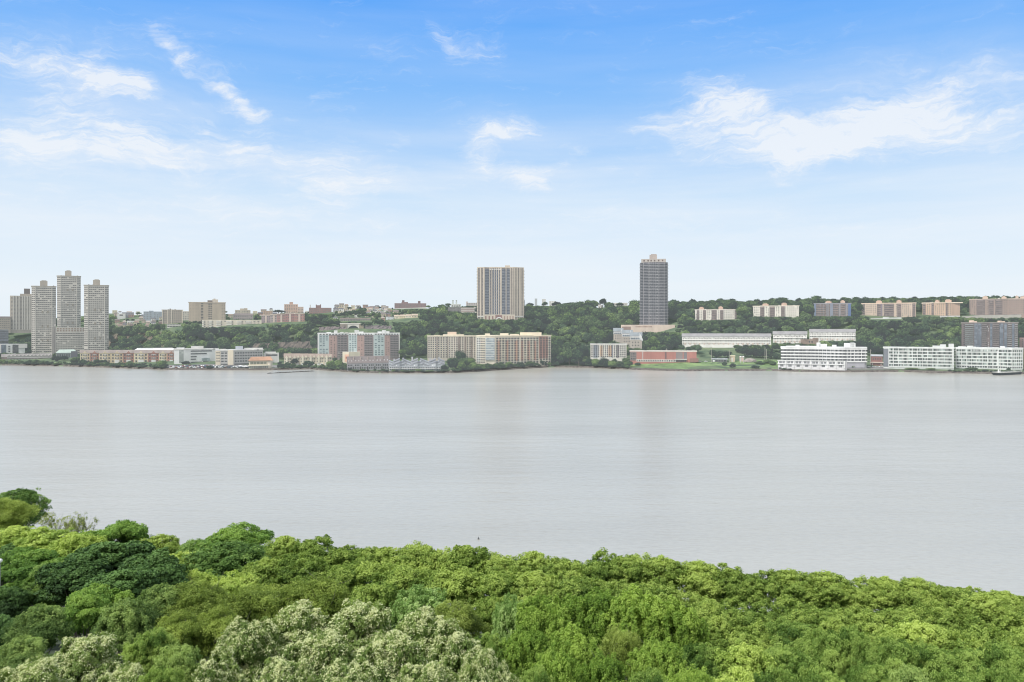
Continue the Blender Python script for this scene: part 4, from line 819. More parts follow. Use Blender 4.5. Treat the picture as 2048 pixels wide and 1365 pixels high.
for k, (l, r, t, c, wd) in enumerate(((523,541,631,(164,148,152),'greyish mauve brick house first'),(540,556,630,(172,160,158),'pale grey-pink house second'),(554,572,628.5,(176,134,128),'red brick house with cream trim third'),(571,590,627,(170,126,122),'darker red brick house fourth'),(589,609,628,(184,136,126),'warm red brick house fifth'))):
    b = simple('brick_house', f'{wd} in the row above the cliff', 'house', [l, r], t, 650, c, 1600, 5, 4, h=.14, par=(206,190,176), group='brick houses above the cliff'); b.panel(0, .38, .58, .05, .95, M((206,186,172), .13), .4, 'bay'); b.done()
b = simple('school_building', 'dark red brick school with a square tower and small spire on the skyline', 'school', [618, 632, 642, 663], 616, 630, (150,122,116), 1880, 14, 3, h=.2); b.pent(631.5, 642, 611, 0, 6, M((146,118,114), .2), name='tower'); b.pent(631.5, 633.5, 609.6, -.3, 2, M((140,114,112), .2), name='turret'); b.pent(640, 642.2, 609.3, -.3, 2, M((140,114,112), .2), name='turret'); b.pent(619.5, 621.5, 610, 3, 2, M((190,190,186), .2), name='spire'); b.done()
b = simple('school_building', 'long dark brick building crowning the skyline, with two rooftop blocks', 'building', [789, 804, 818, 840, 852.5], 607, 616, (146,122,122), 1960, 16, 3, h=.22); b.pent(803, 816, 604.5, 3, 6, M((146,122,122), .22)); b.pent(804, 809, 601, 5, 4, M((132,110,112), .22)); b.pent(836, 841, 602.3, 5, 4, M((130,110,112), .22)); b.done()
wall_line('ridge_wall', 'white wall line running below the long dark skyline building', [(790,617.5,1905),(830,616.2,1905),(852,615.2,1905)], 2, M((210,208,202), .18))
simple('industrial_shed', 'long grey-brown industrial shed above the stone arch', 'shed', [681, 705, 741], 637, 646, (142,134,134), 1600, 12, 1, h=.15, par=(178,160,150), fw=.6, fh=.5).done()
for k, (l, r, t, c) in enumerate(((788,800,633,(220,210,180)),(800,811,632.5,(216,200,160)),(811,823,632,(222,212,184)),(823,836,631,(218,202,164)))):
    b = simple('townhouse', f"yellowish cliff-top townhouse, {['first','second','third','fourth'][k]} from the white corner house", 'townhouse', [l, r], t, 643, c, 1620, 4, 3, h=.13, roof=((190,172,150),3,1), group='yellowish townhouses on the cliff top'); b.done()
simple('apartment_house', 'white and pale blue corner house beside the yellowish cliff-top townhouses', 'house', [772, 787], 634, 645, (204,212,216), 1610, 5, 3, h=.13).done()
b = simple('coach', 'long white coach parked on the cliff-top road below the yellowish townhouses', 'coach', [796, 818], 643.6, 646.6, (226,220,208), 1570, 0, 1, h=.1, depth=3); b.slab(0, .05, .97, .5, .85, 0, .2, GD, 'window'); b.done()
simple('apartment_block', 'beige block with a little roof house on the mid skyline', 'building', [768, 782], 616.5, 625, (198,188,160), 1850, 5, 2, h=.18, pents=((772,777,612.8,(150,140,134)),)).done()
b = simple('school_building', 'low brick building with white floor bands left of the ribbed tower', 'building', [922, 949], 615.5, 627, (160,132,126), 1650, 0, 1, h=.17); b.wins = []
for v in (.12,.45,.8): b.slab(0, 0, 1, v, v+.16, -.1, .5, M((208,202,192), .16), 'floor_band')
b.pent(948, 957, 614.5, 1, 8, M((216,210,196), .16), name='wing', bottom=627); b.done()
b = simple('public_building', 'dark arcaded building left of the low banded brick building', 'building', [896, 922], 615, 625, (134,134,132), 1680, 9, 2, h=.17, fh=.7); b.done()
b = simple('church', 'pale church with twin domed towers on the skyline', 'church', [902, 922], 608.5, 616, (190,194,190), 2150, 5, 1, h=.26)
for p in (904.5, 911.5):
    b.pent(p-.2, p+3, 603.8, 2, 4, M((186,196,190), .26), name='tower', bottom=612); b.pent(p+.3, p+2.5, 602.2, 2.5, 3, M((176,178,172), .26), name='belfry', bottom=604.4)
    w = b.pent(p-.1, p+2.9, 600.8, 2, 4, M((160,170,160), .26), name='dome', bottom=602.4)
b.done()
simple('apartment_block', 'hazy pinkish block on the skyline just left of the ribbed tower', 'building', [932, 956], 606, 614, (184,176,172), 2200, 6, 3, h=.3, pents=((932,936,603.5,(190,180,176)),)).done()
for l, r, t, c, lab in ((1069.5,1074.5,597.5,(178,186,190),'slim hazy tower on the far skyline right of the ribbed tower'),(1084,1091.5,598.5,(200,200,196),'pale square tower on the far skyline'),(1098,1111,602.5,(206,206,202),'low pale block with stepped roof on the far skyline'),(1043,1050,600.5,(170,178,186),'grey tower half hidden behind the ribbed tower')):
    simple('skyline_tower', lab, 'tower', [l, r], t, 614, c, 2600, 3, 8, h=.34).done()
simple('apartment_block', 'low cream flat-roofed building among the trees left of the slate tower', 'building', [1228, 1255], 607.5, 614, (206,204,192), 1900, 6, 2, h=.2, roof=((186,180,170),2,2)).done()
simple('apartment_house', 'small white-gabled house among ridge trees left of the slate tower', 'house', [1196, 1206], 612, 618, (220,216,206), 1880, 2, 1, h=.17, roof=((180,176,172),3,0)).done()
# stone arch viaduct
def viaduct():
    Y = 1470; P = lambda px, py: (xat(px, Y), zat(py, Y))
    root = empty('arch_viaduct', (xat(707, Y), Y, zat(660, Y))); tag(root, 'pale stone viaduct with one broad dark arch above the teal and red block', 'viaduct')
    BLOCK.append((688, 726, 648, 666, Y)); BLOCK.append((640, 690, 653, 664, Y-5)); BLOCK.append((728, 780, 650, 664, Y-5))
    ox, oz = xat(707, Y), zat(660, Y)
    mb = MB(); x0, zt = P(684, 648.5); x1, _ = P(727, 648.5); cxx, cz = P(706.5, 662); r = P(718.5, 660)[0]-cxx; n = 16
    ring = [(cxx-r*math.cos(math.pi*k/n), cz+r*.86*math.sin(math.pi*k/n)) for k in range(n+1)]
    top = [(x0+(x1-x0)*k/n, zt) for k in range(n+1)]
    for k in range(n):
        q = [ring[k], ring[k+1], top[k+1], top[k]]
        mb.hexa([(a-ox, 0, c-oz) for a, c in q]+[(a-ox, 9, c-oz) for a, c in q])
    mb.build('arch', M((196,192,182), .13), root)
    MB().box((x0-ox-4,-.6,zt-oz), (x1-ox+6,9.5,zt-oz+1.6)).build('deck', M((206,202,192), .13), root)
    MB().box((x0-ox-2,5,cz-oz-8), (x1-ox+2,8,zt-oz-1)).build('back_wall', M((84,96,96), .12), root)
    MB().box((cxx+r-ox,-1,cz-oz-10), (cxx+r-ox+8,6,zt-oz-.2)).build('abutment', M((150,140,118), .13, 'rock'), root); MB().box((x0-ox-3,-1,cz-oz-10), (cxx-r-ox,6,zt-oz-.2)).build('abutment', M((146,138,126), .13, 'rock'), root)
viaduct()
def rock(label, px0, px1, t0, t1, base, Y, rgb):
    root = None; mb = MB(); n = max(6, int((px1-px0)/3)); V = []; rows = 6
    cx = xat((px0+px1)/2, Y); cz = zat(base, Y)
    for i in range(n+1):
        px = px0+(px1-px0)*i/n; top = t0+(t1-t0)*i/n+random.uniform(-1.2,1.2)*(0 if i in (0,n) else 1)
        for j in range(rows+1):
            f = j/rows; V.append((xat(px, Y)-cx+random.uniform(-.8,.8), f*9+random.uniform(-2.2,1.2), zat(base+(top-base)*f, Y)-cz))
    m = rows+1; front = [(i*m+j,(i+1)*m+j,(i+1)*m+j+1,i*m+j+1) for i in range(n) for j in range(rows)]
    o = link('rock_cliff', mesh_np('rock_cliff', V, np.array(front).ravel(), 4, M(rgb, .12, 'rock'))); o.location = (cx, Y, cz); tag(o, label, 'cliff')
    BLOCK.append((px0+2, px1-2, min(t0,t1)+2, base-15, Y))
rock('purple-grey bare rock cliff beside the stone arch, toward the hillside school', 636, 690, 655, 653, 672, 1458, (126,118,118))
rock('purple-grey bare rock cliff between the stone arch and the cliff-top trees', 730, 782, 651, 652, 670, 1458, (124,118,120))
rock('streaky brown rock face behind the tan townhouse row', 500, 640, 688, 682, 712, 1405, (116,110,104))
# --- small houses scattered over the left slopes
HC_ = [((222,218,210),'white'), ((190,176,150),'tan'), ((172,138,124),'red brick'), ((168,168,172),'grey'), ((206,184,164),'pinkish'), ((210,200,166),'cream')]
RC_ = [(130,124,122), (150,132,122), (112,114,120), (170,160,150)]
def hill_house(px, base, w, hgt, k, zone):
    c, cn = HC_[k]; Y = autoY(px, base, 1450, 2400); rc = RC_[(k+int(px))%4]
    b = Bld('hillside_house', f'small {cn} house {zone}', 'house', [px-w/2, px+w/2], base-hgt, base, 11, M(c, .16), Y=Y, keep=random.random() < .6, view_base=base-hgt*.5, group=f'{cn} houses {zone}', sink=9)
    if (int(px*7)+k)%4: b.gable(M(rc, .16, 'roof'), random.uniform(2.2,3.4), hip=random.choice([0,2.5]))
    b.grid(0, .08, .92, 2, .1, .92, 2, .42, .45, GW); b.done()
random.seed(21)
for z, zone in ((0,'on the slope between the tan towers and the stair-shaft block'),(1,'on the skyline slope above the stone arch'),(2,'between the large tan slab and the red brick row')):
    rows_ = {0:[(626,222,240),(629,268,286),(632,222,284),(636,240,324),(640,222,250),(643,272,324),(647,224,318),(651,228,322),(655,232,300)], 1:[(615,664,700),(617,700,768),(620,668,788),(623,668,790),(626,664,780),(630,672,800),(634,690,786),(638,745,772),(641,640,682),(644,742,774)], 2:[(622,455,470),(624,545,568),(626,500,566),(634,540,556),(628,606,620),(630,452,468),(633,500,524),(637,452,466),(639,506,524)]}[z]
    for base, a, c in rows_:
        px = a+random.uniform(2,6)
        while px < c-4:
            w = random.uniform(7,11.5)
            if random.random() < .78: hill_house(px+w/2, base+random.uniform(-1.5,1.5), w, random.uniform(4.4,6.8), random.choice([0,0,1,1,2,3,4,5]), zone)
            px += w+random.uniform(0,8)
# ------------------------------------------------------------------ trees
def unit(v): return v/np.maximum(np.linalg.norm(v, axis=-1, keepdims=True), 1e-6)
def leaf_quads(C, Nrm, size, aspect=.6):
    """rhombic leaves: centres, normals, half lengths -> vertices (4 per leaf)"""
    n = len(C); R = unit(RNG.normal(size=(n,3)))
    U = unit(np.cross(Nrm, R)); W = np.cross(Nrm, U); s = np.asarray(size).reshape(-1,1)
    bend = Nrm*s*.25
    return np.stack([C+U*s, C+W*s*aspect+bend, C-U*s, C-W*s*aspect+bend], 1).reshape(-1,3)
def crown(R, H, base, nblob, npuff, nleaf, leaf, blobr=(.34,.5), puffr=.8, up=.5, flat=.8, spread=1.0, shoots=0.0, tintspan=.25, droop=0., top_bias=.35):
    """leaf cloud made of limbs' clumps (blobs), each carrying puffs of leaves. Returns vertices, tints, blob centres and puff list"""
    Hc = (H-base)/2; zc = base+Hc
    B, r = [], []
    tries = 0
    while len(B) < nblob and tries < 4000:
        tries += 1
        d = unit(RNG.normal(size=3)); d[2] = abs(d[2])**.8*(1 if RNG.random() > .25 else -.5)
        rb = RNG.uniform(*blobr)*R
        k = RNG.uniform(.35, 1.0)**.5
        p = np.array([d[0]*(R-rb)*k*spread, d[1]*(R-rb)*k*spread, zc+d[2]*(Hc-rb*.75)*k])
        if all(np.linalg.norm(p-q) > .55*(rb+s)*.8 for q, s in zip(B, r)): B.append(p); r.append(rb)
    C, Nn, T, S, PC = [], [], [], [], []
    for p, rb in zip(B, r):
        bt = RNG.normal(0, .14)
        for _ in range(npuff):
            d = unit(RNG.normal(size=3)); d[2] = d[2]*.8+top_bias; d = unit(d)
            c = p+d*rb*RNG.uniform(.72,1.06)*np.array([1,1,flat])
            if shoots: c[2] += abs(RNG.normal(0, shoots))
            pr = puffr*RNG.uniform(.5,1.4); n = max(6, int(nleaf*RNG.uniform(.7,1.3)))
            if RNG.random() < .16 and d[2] > 0:      # stray sprays that break the outline
                c = c+d*rb*RNG.uniform(.1,.32); pr *= .6; n = int(n*.4)
            e = unit(RNG.normal(size=(n,3))+d*.8+np.array([0,0,.35])); q = RNG.uniform(.25,1.08,(n,1))**.55
            st = np.array([1,1,.75]) if not shoots else np.array([.9,.9,1.02])
            cc = c+e*q*pr*st
            if droop: cc[:,2] -= droop*q[:,0]*pr*RNG.random(n)
            nn = unit(e*.55+np.array([0,0,up])+RNG.normal(0,.5,(n,3))+d*.35)
            pt = bt+RNG.normal(0,.07)
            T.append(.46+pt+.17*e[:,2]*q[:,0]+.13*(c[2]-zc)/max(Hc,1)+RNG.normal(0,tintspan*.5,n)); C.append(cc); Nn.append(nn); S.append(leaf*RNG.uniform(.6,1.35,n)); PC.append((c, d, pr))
    C, Nn, T, S = np.concatenate(C), np.concatenate(Nn), np.concatenate(T), np.concatenate(S)
    return leaf_quads(C, Nn, S), np.repeat(np.clip(T,0,1), 4), B, PC
def trunk_mesh(name, H, base, B, r0, mat, extra=()):
    mb = MB(); fork = np.array([0,0,base*.75+.8])
    mb.tube([(0,0,-2),(0.05,0,base*.4),tuple(fork)], [r0*1.25, r0, r0*.8], 8)
    for b in B:
        b = np.array(b); m = fork*.45+b*.55+np.array([RNG.normal(0,.3),RNG.normal(0,.3),-.4])
        mb.tube([tuple(fork-np.array([0,0,.4])), tuple(m), tuple(b)], [r0*.55, r0*.34, r0*.10], 5)
        for _ in range(extra and extra or 0):
            e = b+RNG.normal(0,1,3)*np.array([1.3,1.3,.9])+np.array([0,0,.6]); mb.tube([tuple(m*.4+b*.6), tuple((b+e)/2+RNG.normal(0,.2,3)), tuple(e)], [r0*.16, r0*.09, r0*.03], 4)
    return mb.mesh(name, mat)
bark = gmat('bark', (78,70,58), (120,108,92), 0, 1.2, (1,1,.3))
bark_pale = gmat('pale bark', (100,98,82), (140,136,118), 0, 1.2, (1,1,.3))
bark_far = gmat('far bark', (92,88,82), (120,114,104), .1, 1.2, (1,1,.3))
SP = {}
def species(key, look, cat, mat, variants, H=15, base=5, r0=.3, bk=None, flowers=None, extra=0, **kw):
    SP[key] = dict(look=look, cat=cat, v=[], H=H, R=kw['R'])
    for k in range(variants):
        V, T, B, PC = crown(H=H, base=base, **kw)
        me = mesh_np('crown', V, np.arange(len(V)), 4, mat, T); tm = trunk_mesh('trunk', H, base, B, r0, bk or bark, extra)
        fm = None
        if flowers:
            C, Nn, S = [], [], []
            for c, d, pr in PC:
                if d[2] < -.1 or RNG.random() < .12: continue
                n = int(flowers[1]*RNG.choice([.1,.6,1.1,1.9])*(.45+.55*max(d[2],0)))
                # corymbs: little groups of pale petals that sit on top of the leaf sprays
                for _ in range(n):
                    e = unit(RNG.normal(size=3)+d*.9+np.array([0,0,.9])); g = c+e*pr*RNG.uniform(.75,1.12)*np.array([1,1,.8]); m = RNG.integers(3,7)
                    C.append(g+RNG.normal(0,.13,(m,3))*np.array([1,1,.45])); Nn.append(unit(np.array([0,0,1.])+e*.5+RNG.normal(0,.35,(m,3)))); S.append(flowers[2]*RNG.uniform(.6,1.3,m))
            C, Nn, S = np.concatenate(C), np.concatenate(Nn), np.concatenate(S)
            FV = leaf_quads(C, Nn, S, .8); fm = mesh_np('blossoms', FV, np.arange(len(FV)), 4, flowers[0], np.repeat(np.clip(RNG.normal(.5,.2,len(C)),0,1),4))
        SP[key]['v'].append((me, tm, fm))
def put_tree(key, x, Y, z, s, sz, label, group=None, name=None, k=None):
    d = SP[key]; me, tm, fm = d['v'][RNG.integers(len(d['v'])) if k is None else k]
    root = empty(name or 'tree', (x, Y, z)); root.rotation_euler = (0, 0, RNG.uniform(0, 6.28)); root.scale = (s, s, sz)
    tag(root, label, d['cat'], group)
    link('trunk', tm, root); link('crown', me, root)
    if fm: link('blossoms', fm, root)
    return root
def L3(a, b, c, k=1.0): return tuple(lin(a)*k), tuple(lin(b)*k), tuple(lin(c)*k)
K = 1.16
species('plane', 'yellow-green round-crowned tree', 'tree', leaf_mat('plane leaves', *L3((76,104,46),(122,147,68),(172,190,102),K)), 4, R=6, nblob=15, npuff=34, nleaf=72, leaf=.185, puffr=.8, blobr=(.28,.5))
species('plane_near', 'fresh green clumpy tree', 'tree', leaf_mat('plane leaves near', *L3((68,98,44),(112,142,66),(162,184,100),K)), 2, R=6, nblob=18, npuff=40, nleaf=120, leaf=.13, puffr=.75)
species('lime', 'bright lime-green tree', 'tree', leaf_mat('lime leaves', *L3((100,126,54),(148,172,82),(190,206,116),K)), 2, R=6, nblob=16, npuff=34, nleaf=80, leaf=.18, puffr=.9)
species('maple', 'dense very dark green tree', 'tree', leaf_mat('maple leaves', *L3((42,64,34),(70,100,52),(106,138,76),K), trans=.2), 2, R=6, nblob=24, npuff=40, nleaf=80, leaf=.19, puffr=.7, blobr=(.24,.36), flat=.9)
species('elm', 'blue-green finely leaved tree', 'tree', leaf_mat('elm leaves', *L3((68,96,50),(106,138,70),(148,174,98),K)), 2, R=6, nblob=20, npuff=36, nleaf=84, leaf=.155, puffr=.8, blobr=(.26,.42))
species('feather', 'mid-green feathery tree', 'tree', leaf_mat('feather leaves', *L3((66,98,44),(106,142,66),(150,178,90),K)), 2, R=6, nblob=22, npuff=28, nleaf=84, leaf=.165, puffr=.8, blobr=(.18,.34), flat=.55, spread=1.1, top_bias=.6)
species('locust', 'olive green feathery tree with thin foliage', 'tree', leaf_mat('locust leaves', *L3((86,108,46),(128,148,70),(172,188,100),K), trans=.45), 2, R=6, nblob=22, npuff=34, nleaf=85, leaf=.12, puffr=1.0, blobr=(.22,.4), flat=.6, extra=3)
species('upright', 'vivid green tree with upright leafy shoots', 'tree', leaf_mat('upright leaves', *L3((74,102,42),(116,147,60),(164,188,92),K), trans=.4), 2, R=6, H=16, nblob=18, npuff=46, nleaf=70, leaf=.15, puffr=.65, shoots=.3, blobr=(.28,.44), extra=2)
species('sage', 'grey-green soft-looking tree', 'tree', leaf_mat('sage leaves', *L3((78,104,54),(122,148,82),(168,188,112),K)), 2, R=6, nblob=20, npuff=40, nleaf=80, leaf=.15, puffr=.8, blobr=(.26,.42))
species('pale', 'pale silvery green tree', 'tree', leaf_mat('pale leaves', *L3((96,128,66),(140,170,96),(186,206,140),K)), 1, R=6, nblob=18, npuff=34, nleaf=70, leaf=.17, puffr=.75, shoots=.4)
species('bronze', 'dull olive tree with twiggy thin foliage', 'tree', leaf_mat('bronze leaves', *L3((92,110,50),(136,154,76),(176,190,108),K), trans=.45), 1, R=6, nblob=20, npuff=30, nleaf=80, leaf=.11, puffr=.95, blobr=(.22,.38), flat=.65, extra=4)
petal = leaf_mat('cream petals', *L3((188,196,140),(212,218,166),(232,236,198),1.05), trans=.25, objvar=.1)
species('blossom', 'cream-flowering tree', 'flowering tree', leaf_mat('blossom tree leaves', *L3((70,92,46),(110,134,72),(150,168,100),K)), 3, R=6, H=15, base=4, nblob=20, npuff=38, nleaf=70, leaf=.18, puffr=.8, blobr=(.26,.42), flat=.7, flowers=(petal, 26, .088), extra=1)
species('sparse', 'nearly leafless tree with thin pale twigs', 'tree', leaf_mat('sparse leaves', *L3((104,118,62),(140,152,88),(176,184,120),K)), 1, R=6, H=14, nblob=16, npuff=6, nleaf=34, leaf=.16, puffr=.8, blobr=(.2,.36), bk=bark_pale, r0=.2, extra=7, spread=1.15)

NEAR_G = [(0,30),(40,27.5),(60,22),(80,17.5),(100,12),(120,7),(135,4),(150,2.6),(158,1.9),(163,.8),(168,-1.5),(230,-4)]
def near_shift(x): return np.interp(x, [-150,-90,-20,40,110], [52,26,4,-6,-18])
def near_ground(x, Y): return float(np.interp(Y-near_shift(x), [a for a, _ in NEAR_G], [b for _, b in NEAR_G]))
def park():
    xs = np.linspace(-230, 160, 79); ys = np.linspace(-30, 260, 117)
    V = [(x, y, near_ground(x, y)+(.25*math.sin(x*.4)*math.cos(y*.33) if near_ground(x, y) > 2 else 0)) for x in xs for y in ys]; n = len(ys)
    f = [(i*n+j, (i+1)*n+j, (i+1)*n+j+1, i*n+j+1) for i in range(len(xs)-1) for j in range(n-1)]
    tag(link('park_ground', mesh_np('park_ground', V, np.array(f).ravel(), 4, gmat('park grass', (44,58,28), (84,96,46), 0, .5))), kind='structure')
park()
ORD = 'first second third fourth fifth sixth seventh eighth ninth tenth eleventh twelfth thirteenth fourteenth fifteenth sixteenth seventeenth eighteenth nineteenth twentieth'.split()
ORD += ['twenty-'+o for o in ORD[:9]]+['thirtieth']+['thirty-'+o for o in ORD[:9]]
NEAR = {  # band: (px, top, distance, half width, species)
 'the waterside row': [
  (35,984,212,62,'elm'),(12,1002,196,60,'locust'),(115,1018,188,46,'sparse'),(166,1022,186,26,'sparse'),(226,1040,172,66,'feather'),(318,1078,166,50,'plane'),(405,1074,160,60,'elm'),(474,1050,163,78,'feather'),
  (566,1082,160,62,'plane'),(632,1076,159,66,'plane'),(697,1092,158,58,'plane'),(762,1083,157,60,'plane'),(826,1086,156,58,'plane'),(876,1096,155,52,'plane'),(930,1090,154,60,'plane'),(990,1107,153,58,'plane'),
  (1062,1107,152,66,'plane'),(1132,1114,151,60,'plane'),(1206,1108,150,62,'plane'),(1262,1105,150,60,'plane'),(1330,1117,149,62,'plane'),(1396,1124,148,60,'plane'),(1455,1131,147,58,'plane'),(1512,1138,146,58,'plane'),
  (1578,1144,145,62,'plane'),(1648,1149,144,62,'plane'),(1712,1156,143,56,'plane'),(1772,1157,142,58,'plane'),(1834,1165,141,60,'plane'),(1896,1176,140,56,'plane'),(1952,1180,139,58,'plane'),(2012,1188,138,60,'plane'),(2075,1192,137,60,'plane')],
 'the second row': [
  (18,1052,176,60,'lime'),(88,1062,168,72,'lime'),(160,1066,162,66,'lime'),(250,1084,156,60,'plane'),(360,1102,146,54,'lime'),(452,1088,148,96,'elm'),(540,1118,142,62,'plane'),(612,1110,142,66,'plane'),(690,1124,140,66,'plane'),
  (768,1120,139,70,'plane'),(848,1132,137,66,'plane'),(920,1130,137,66,'plane'),(1000,1136,135,66,'plane'),(1076,1146,133,66,'plane'),(1156,1150,132,70,'plane'),(1236,1162,130,66,'plane'),(1312,1164,130,66,'plane'),(1386,1184,128,62,'plane'),
  (1450,1192,127,62,'plane'),(1520,1202,125,62,'plane'),(1592,1202,125,64,'plane'),(1664,1212,123,62,'plane'),(1734,1214,122,60,'plane'),(1806,1206,122,62,'plane'),(1880,1204,122,66,'plane'),(1962,1200,122,70,'plane'),(2042,1220,120,62,'plane')],
 'the middle band': [
  (4,1094,150,52,'maple'),(62,1098,138,74,'feather'),(104,1132,124,52,'elm'),(214,1084,132,100,'maple'),(152,1108,124,88,'maple'),(298,1106,122,84,'maple'),(236,1140,112,88,'maple'),(402,1146,126,52,'lime'),(470,1150,124,60,'lime'),(16,1172,118,46,'maple'),
  (200,1164,106,60,'feather'),(318,1176,104,56,'sage'),(386,1168,106,76,'locust'),(512,1166,110,84,'locust'),(632,1160,112,84,'locust'),(742,1172,110,70,'plane'),(836,1180,110,70,'pale'),(910,1200,104,72,'bronze'),(984,1190,112,52,'plane'),(1022,1198,100,42,'pale'),
  (1088,1192,95,72,'upright'),(1182,1178,97,80,'upright'),(1282,1194,93,78,'upright'),(1354,1214,92,66,'upright'),(1432,1238,104,60,'plane'),(1508,1250,102,62,'plane'),(1592,1246,100,70,'plane_near'),(1668,1244,98,66,'plane'),(1752,1256,96,64,'plane'),
  (1836,1240,98,72,'lime'),(1912,1252,96,70,'plane'),(1990,1246,96,70,'plane'),(2056,1262,94,62,'plane')],
 'the near band': [
  (76,1218,90,64,'sage'),(170,1186,98,56,'feather'),(252,1206,92,62,'sage'),(358,1226,88,60,'locust'),(438,1216,90,60,'locust'),(12,1236,94,50,'maple'),(40,1276,80,60,'sage'),(300,1262,78,56,'plane_near'),(980,1272,80,56,'plane_near'),(1052,1262,80,66,'upright'),(1146,1266,78,70,'upright'),
  (1238,1250,82,56,'bronze'),(1318,1284,78,70,'upright'),(1410,1290,82,66,'plane_near'),(1492,1290,80,68,'lime'),(1572,1288,82,66,'plane_near'),(1650,1262,84,58,'plane_near'),(1712,1254,84,54,'plane_near'),(1786,1278,80,62,'plane_near'),(1862,1290,80,64,'plane_near'),(1940,1296,80,64,'plane_near'),(2020,1290,80,66,'plane_near')],
 'the bottom band': [
  (590,1200,78,86,'blossom'),(716,1196,77,92,'blossom'),(838,1212,75,86,'blossom'),(500,1236,73,76,'blossom'),(640,1254,68,86,'blossom'),(780,1262,67,86,'blossom'),(906,1246,72,78,'blossom'),(962,1296,66,62,'blossom'),
  (172,1264,68,82,'blossom'),(64,1312,60,80,'blossom'),(440,1296,64,66,'blossom'),(566,1312,60,80,'blossom'),(700,1322,58,80,'blossom'),(850,1318,60,80,'blossom'),(250,1322,60,64,'blossom'),(360,1296,66,60,'sage'),(320,1340,58,56,'plane_near'),
  (1066,1330,62,56,'plane_near'),(1110,1318,64,66,'upright'),(1200,1312,66,70,'upright'),(1290,1334,62,66,'plane_near'),(1380,1340,62,66,'upright'),(1470,1340,64,66,'lime'),(1560,1336,66,66,'plane_near'),(1650,1332,66,64,'plane_near'),(1740,1330,66,66,'plane_near'),
  (1826,1340,64,66,'sage'),(1910,1346,64,66,'plane_near'),(1990,1336,66,66,'plane_near'),(2060,1350,62,60,'plane_near'),(960,1352,56,60,'blossom'),(1006,1330,62,52,'blossom')]}
def near_trees():
    for band, rows in NEAR.items():
        n = 0
        for px, top, Y, hw, sp in sorted(rows):
            n += 1
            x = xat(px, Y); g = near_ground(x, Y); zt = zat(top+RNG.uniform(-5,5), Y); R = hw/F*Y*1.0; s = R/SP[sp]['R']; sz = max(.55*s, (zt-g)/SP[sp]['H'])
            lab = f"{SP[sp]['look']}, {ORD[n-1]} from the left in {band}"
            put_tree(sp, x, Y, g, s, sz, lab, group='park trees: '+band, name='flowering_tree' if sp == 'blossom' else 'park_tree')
near_trees()

# ------------------------------------------------------------------ far trees
HZ_ = .20
far_cols = [L3((60,76,66),(88,106,88),(120,137,108)), L3((52,68,62),(75,93,82),(102,120,102)), L3((72,90,70),(104,124,92),(136,154,112))]
def hzd(t, h): return tuple(np.clip((np.array(t)-h*HAZE*.58)/(1-h), .012, 1))
far_mats = [leaf_mat('far leaves '+n, *[hzd(c, HZ_) for c in cs], h=HZ_, trans=.15, objvar=.5) for n, cs in zip(('mid','dark','light'), far_cols)]
FAR = []
def ico(sub):
    import bmesh
    bm = bmesh.new(); bmesh.ops.create_icosphere(bm, subdivisions=sub, radius=1); V = np.array([v.co[:] for v in bm.verts]); Fc = np.array([[v.index for v in f.verts] for f in bm.faces]); bm.free(); return V, Fc
def far_proto(R=5.5, H=13, nb=7, nl=60, leaf=.75, seed=0):
    B, r = [], []
    for k in range(nb):
        d = unit(RNG.normal(size=3)); d[2] = abs(d[2])*.9-.1; rb = RNG.uniform(.36,.56)*R
        B.append(np.array([d[0]*(R-rb), d[1]*(R-rb), H*.62+d[2]*(H*.38-rb*.7)])); r.append(rb)
    IV, IF = ico(1); tri, tt = [], []; quads, qt = [], []
    for p, rb in zip(B, r):
        bt = RNG.normal(0,.08)
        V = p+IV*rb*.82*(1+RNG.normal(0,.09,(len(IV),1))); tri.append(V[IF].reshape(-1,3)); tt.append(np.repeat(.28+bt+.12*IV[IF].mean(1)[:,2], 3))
        e = unit(RNG.normal(size=(nl,3))+np.array([0,0,.35])); C = p+e*rb*RNG.uniform(.78,1.12,(nl,1)); nn = unit(e+np.array([0,0,.4])+RNG.normal(0,.4,(nl,3)))
        q = leaf_quads(C, nn, leaf*RNG.uniform(.5,1.3,nl), .75).reshape(-1,4,3)
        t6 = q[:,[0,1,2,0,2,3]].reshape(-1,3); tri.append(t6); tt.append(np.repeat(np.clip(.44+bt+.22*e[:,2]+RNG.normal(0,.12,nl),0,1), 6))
    return np.concatenate(tri), np.concatenate(tt), B
RNGs = RNG
FARP = [far_proto(R=5.5, H=13, nb=n, nl=50, leaf=l) for n, l in ((6,.75),(7,.7),(8,.65),(9,.7))]
far_meshes = []
for i, (V, T, B) in enumerate(FARP):
    ms = [mesh_np('crown', V, np.arange(len(V)), 3, m, T) for m in far_mats]
    tm = MB().tube([(0,0,-3),(0,0,4),(0,0,7)], [.4,.3,.2], 5)
    for b in B[:4]: tm.tube([(0,0,5.5),tuple(b)], [.2,.08], 4)
    far_meshes.append((ms, tm.mesh('trunk', bark_far)))
SKY = [(-50,634),(20,634),(60,640),(220,627),(240,628),(330,624),(376,622),(450,626),(520,626),(560,624),(600,620),(640,618),(668,617),(690,614),(760,614),(790,613),(850,613),(900,608),(950,609),(1060,605),(1110,605),(1160,602),(1180,600),(1206,597),(1222,603),(1260,604),(1275,599),(1345,600),(1400,601),(1440,597),(1462,598),(1490,602),(1520,600),(1536,597),(1570,595),(1590,600),(1606,596),(1632,592),(1652,596),(1690,597),(1740,594),(1770,595),(1800,594),(1840,594),(1880,592),(1910,592),(1930,591),(1990,590),(2010,594),(2048,592),(2200,592)]
BL_ = None
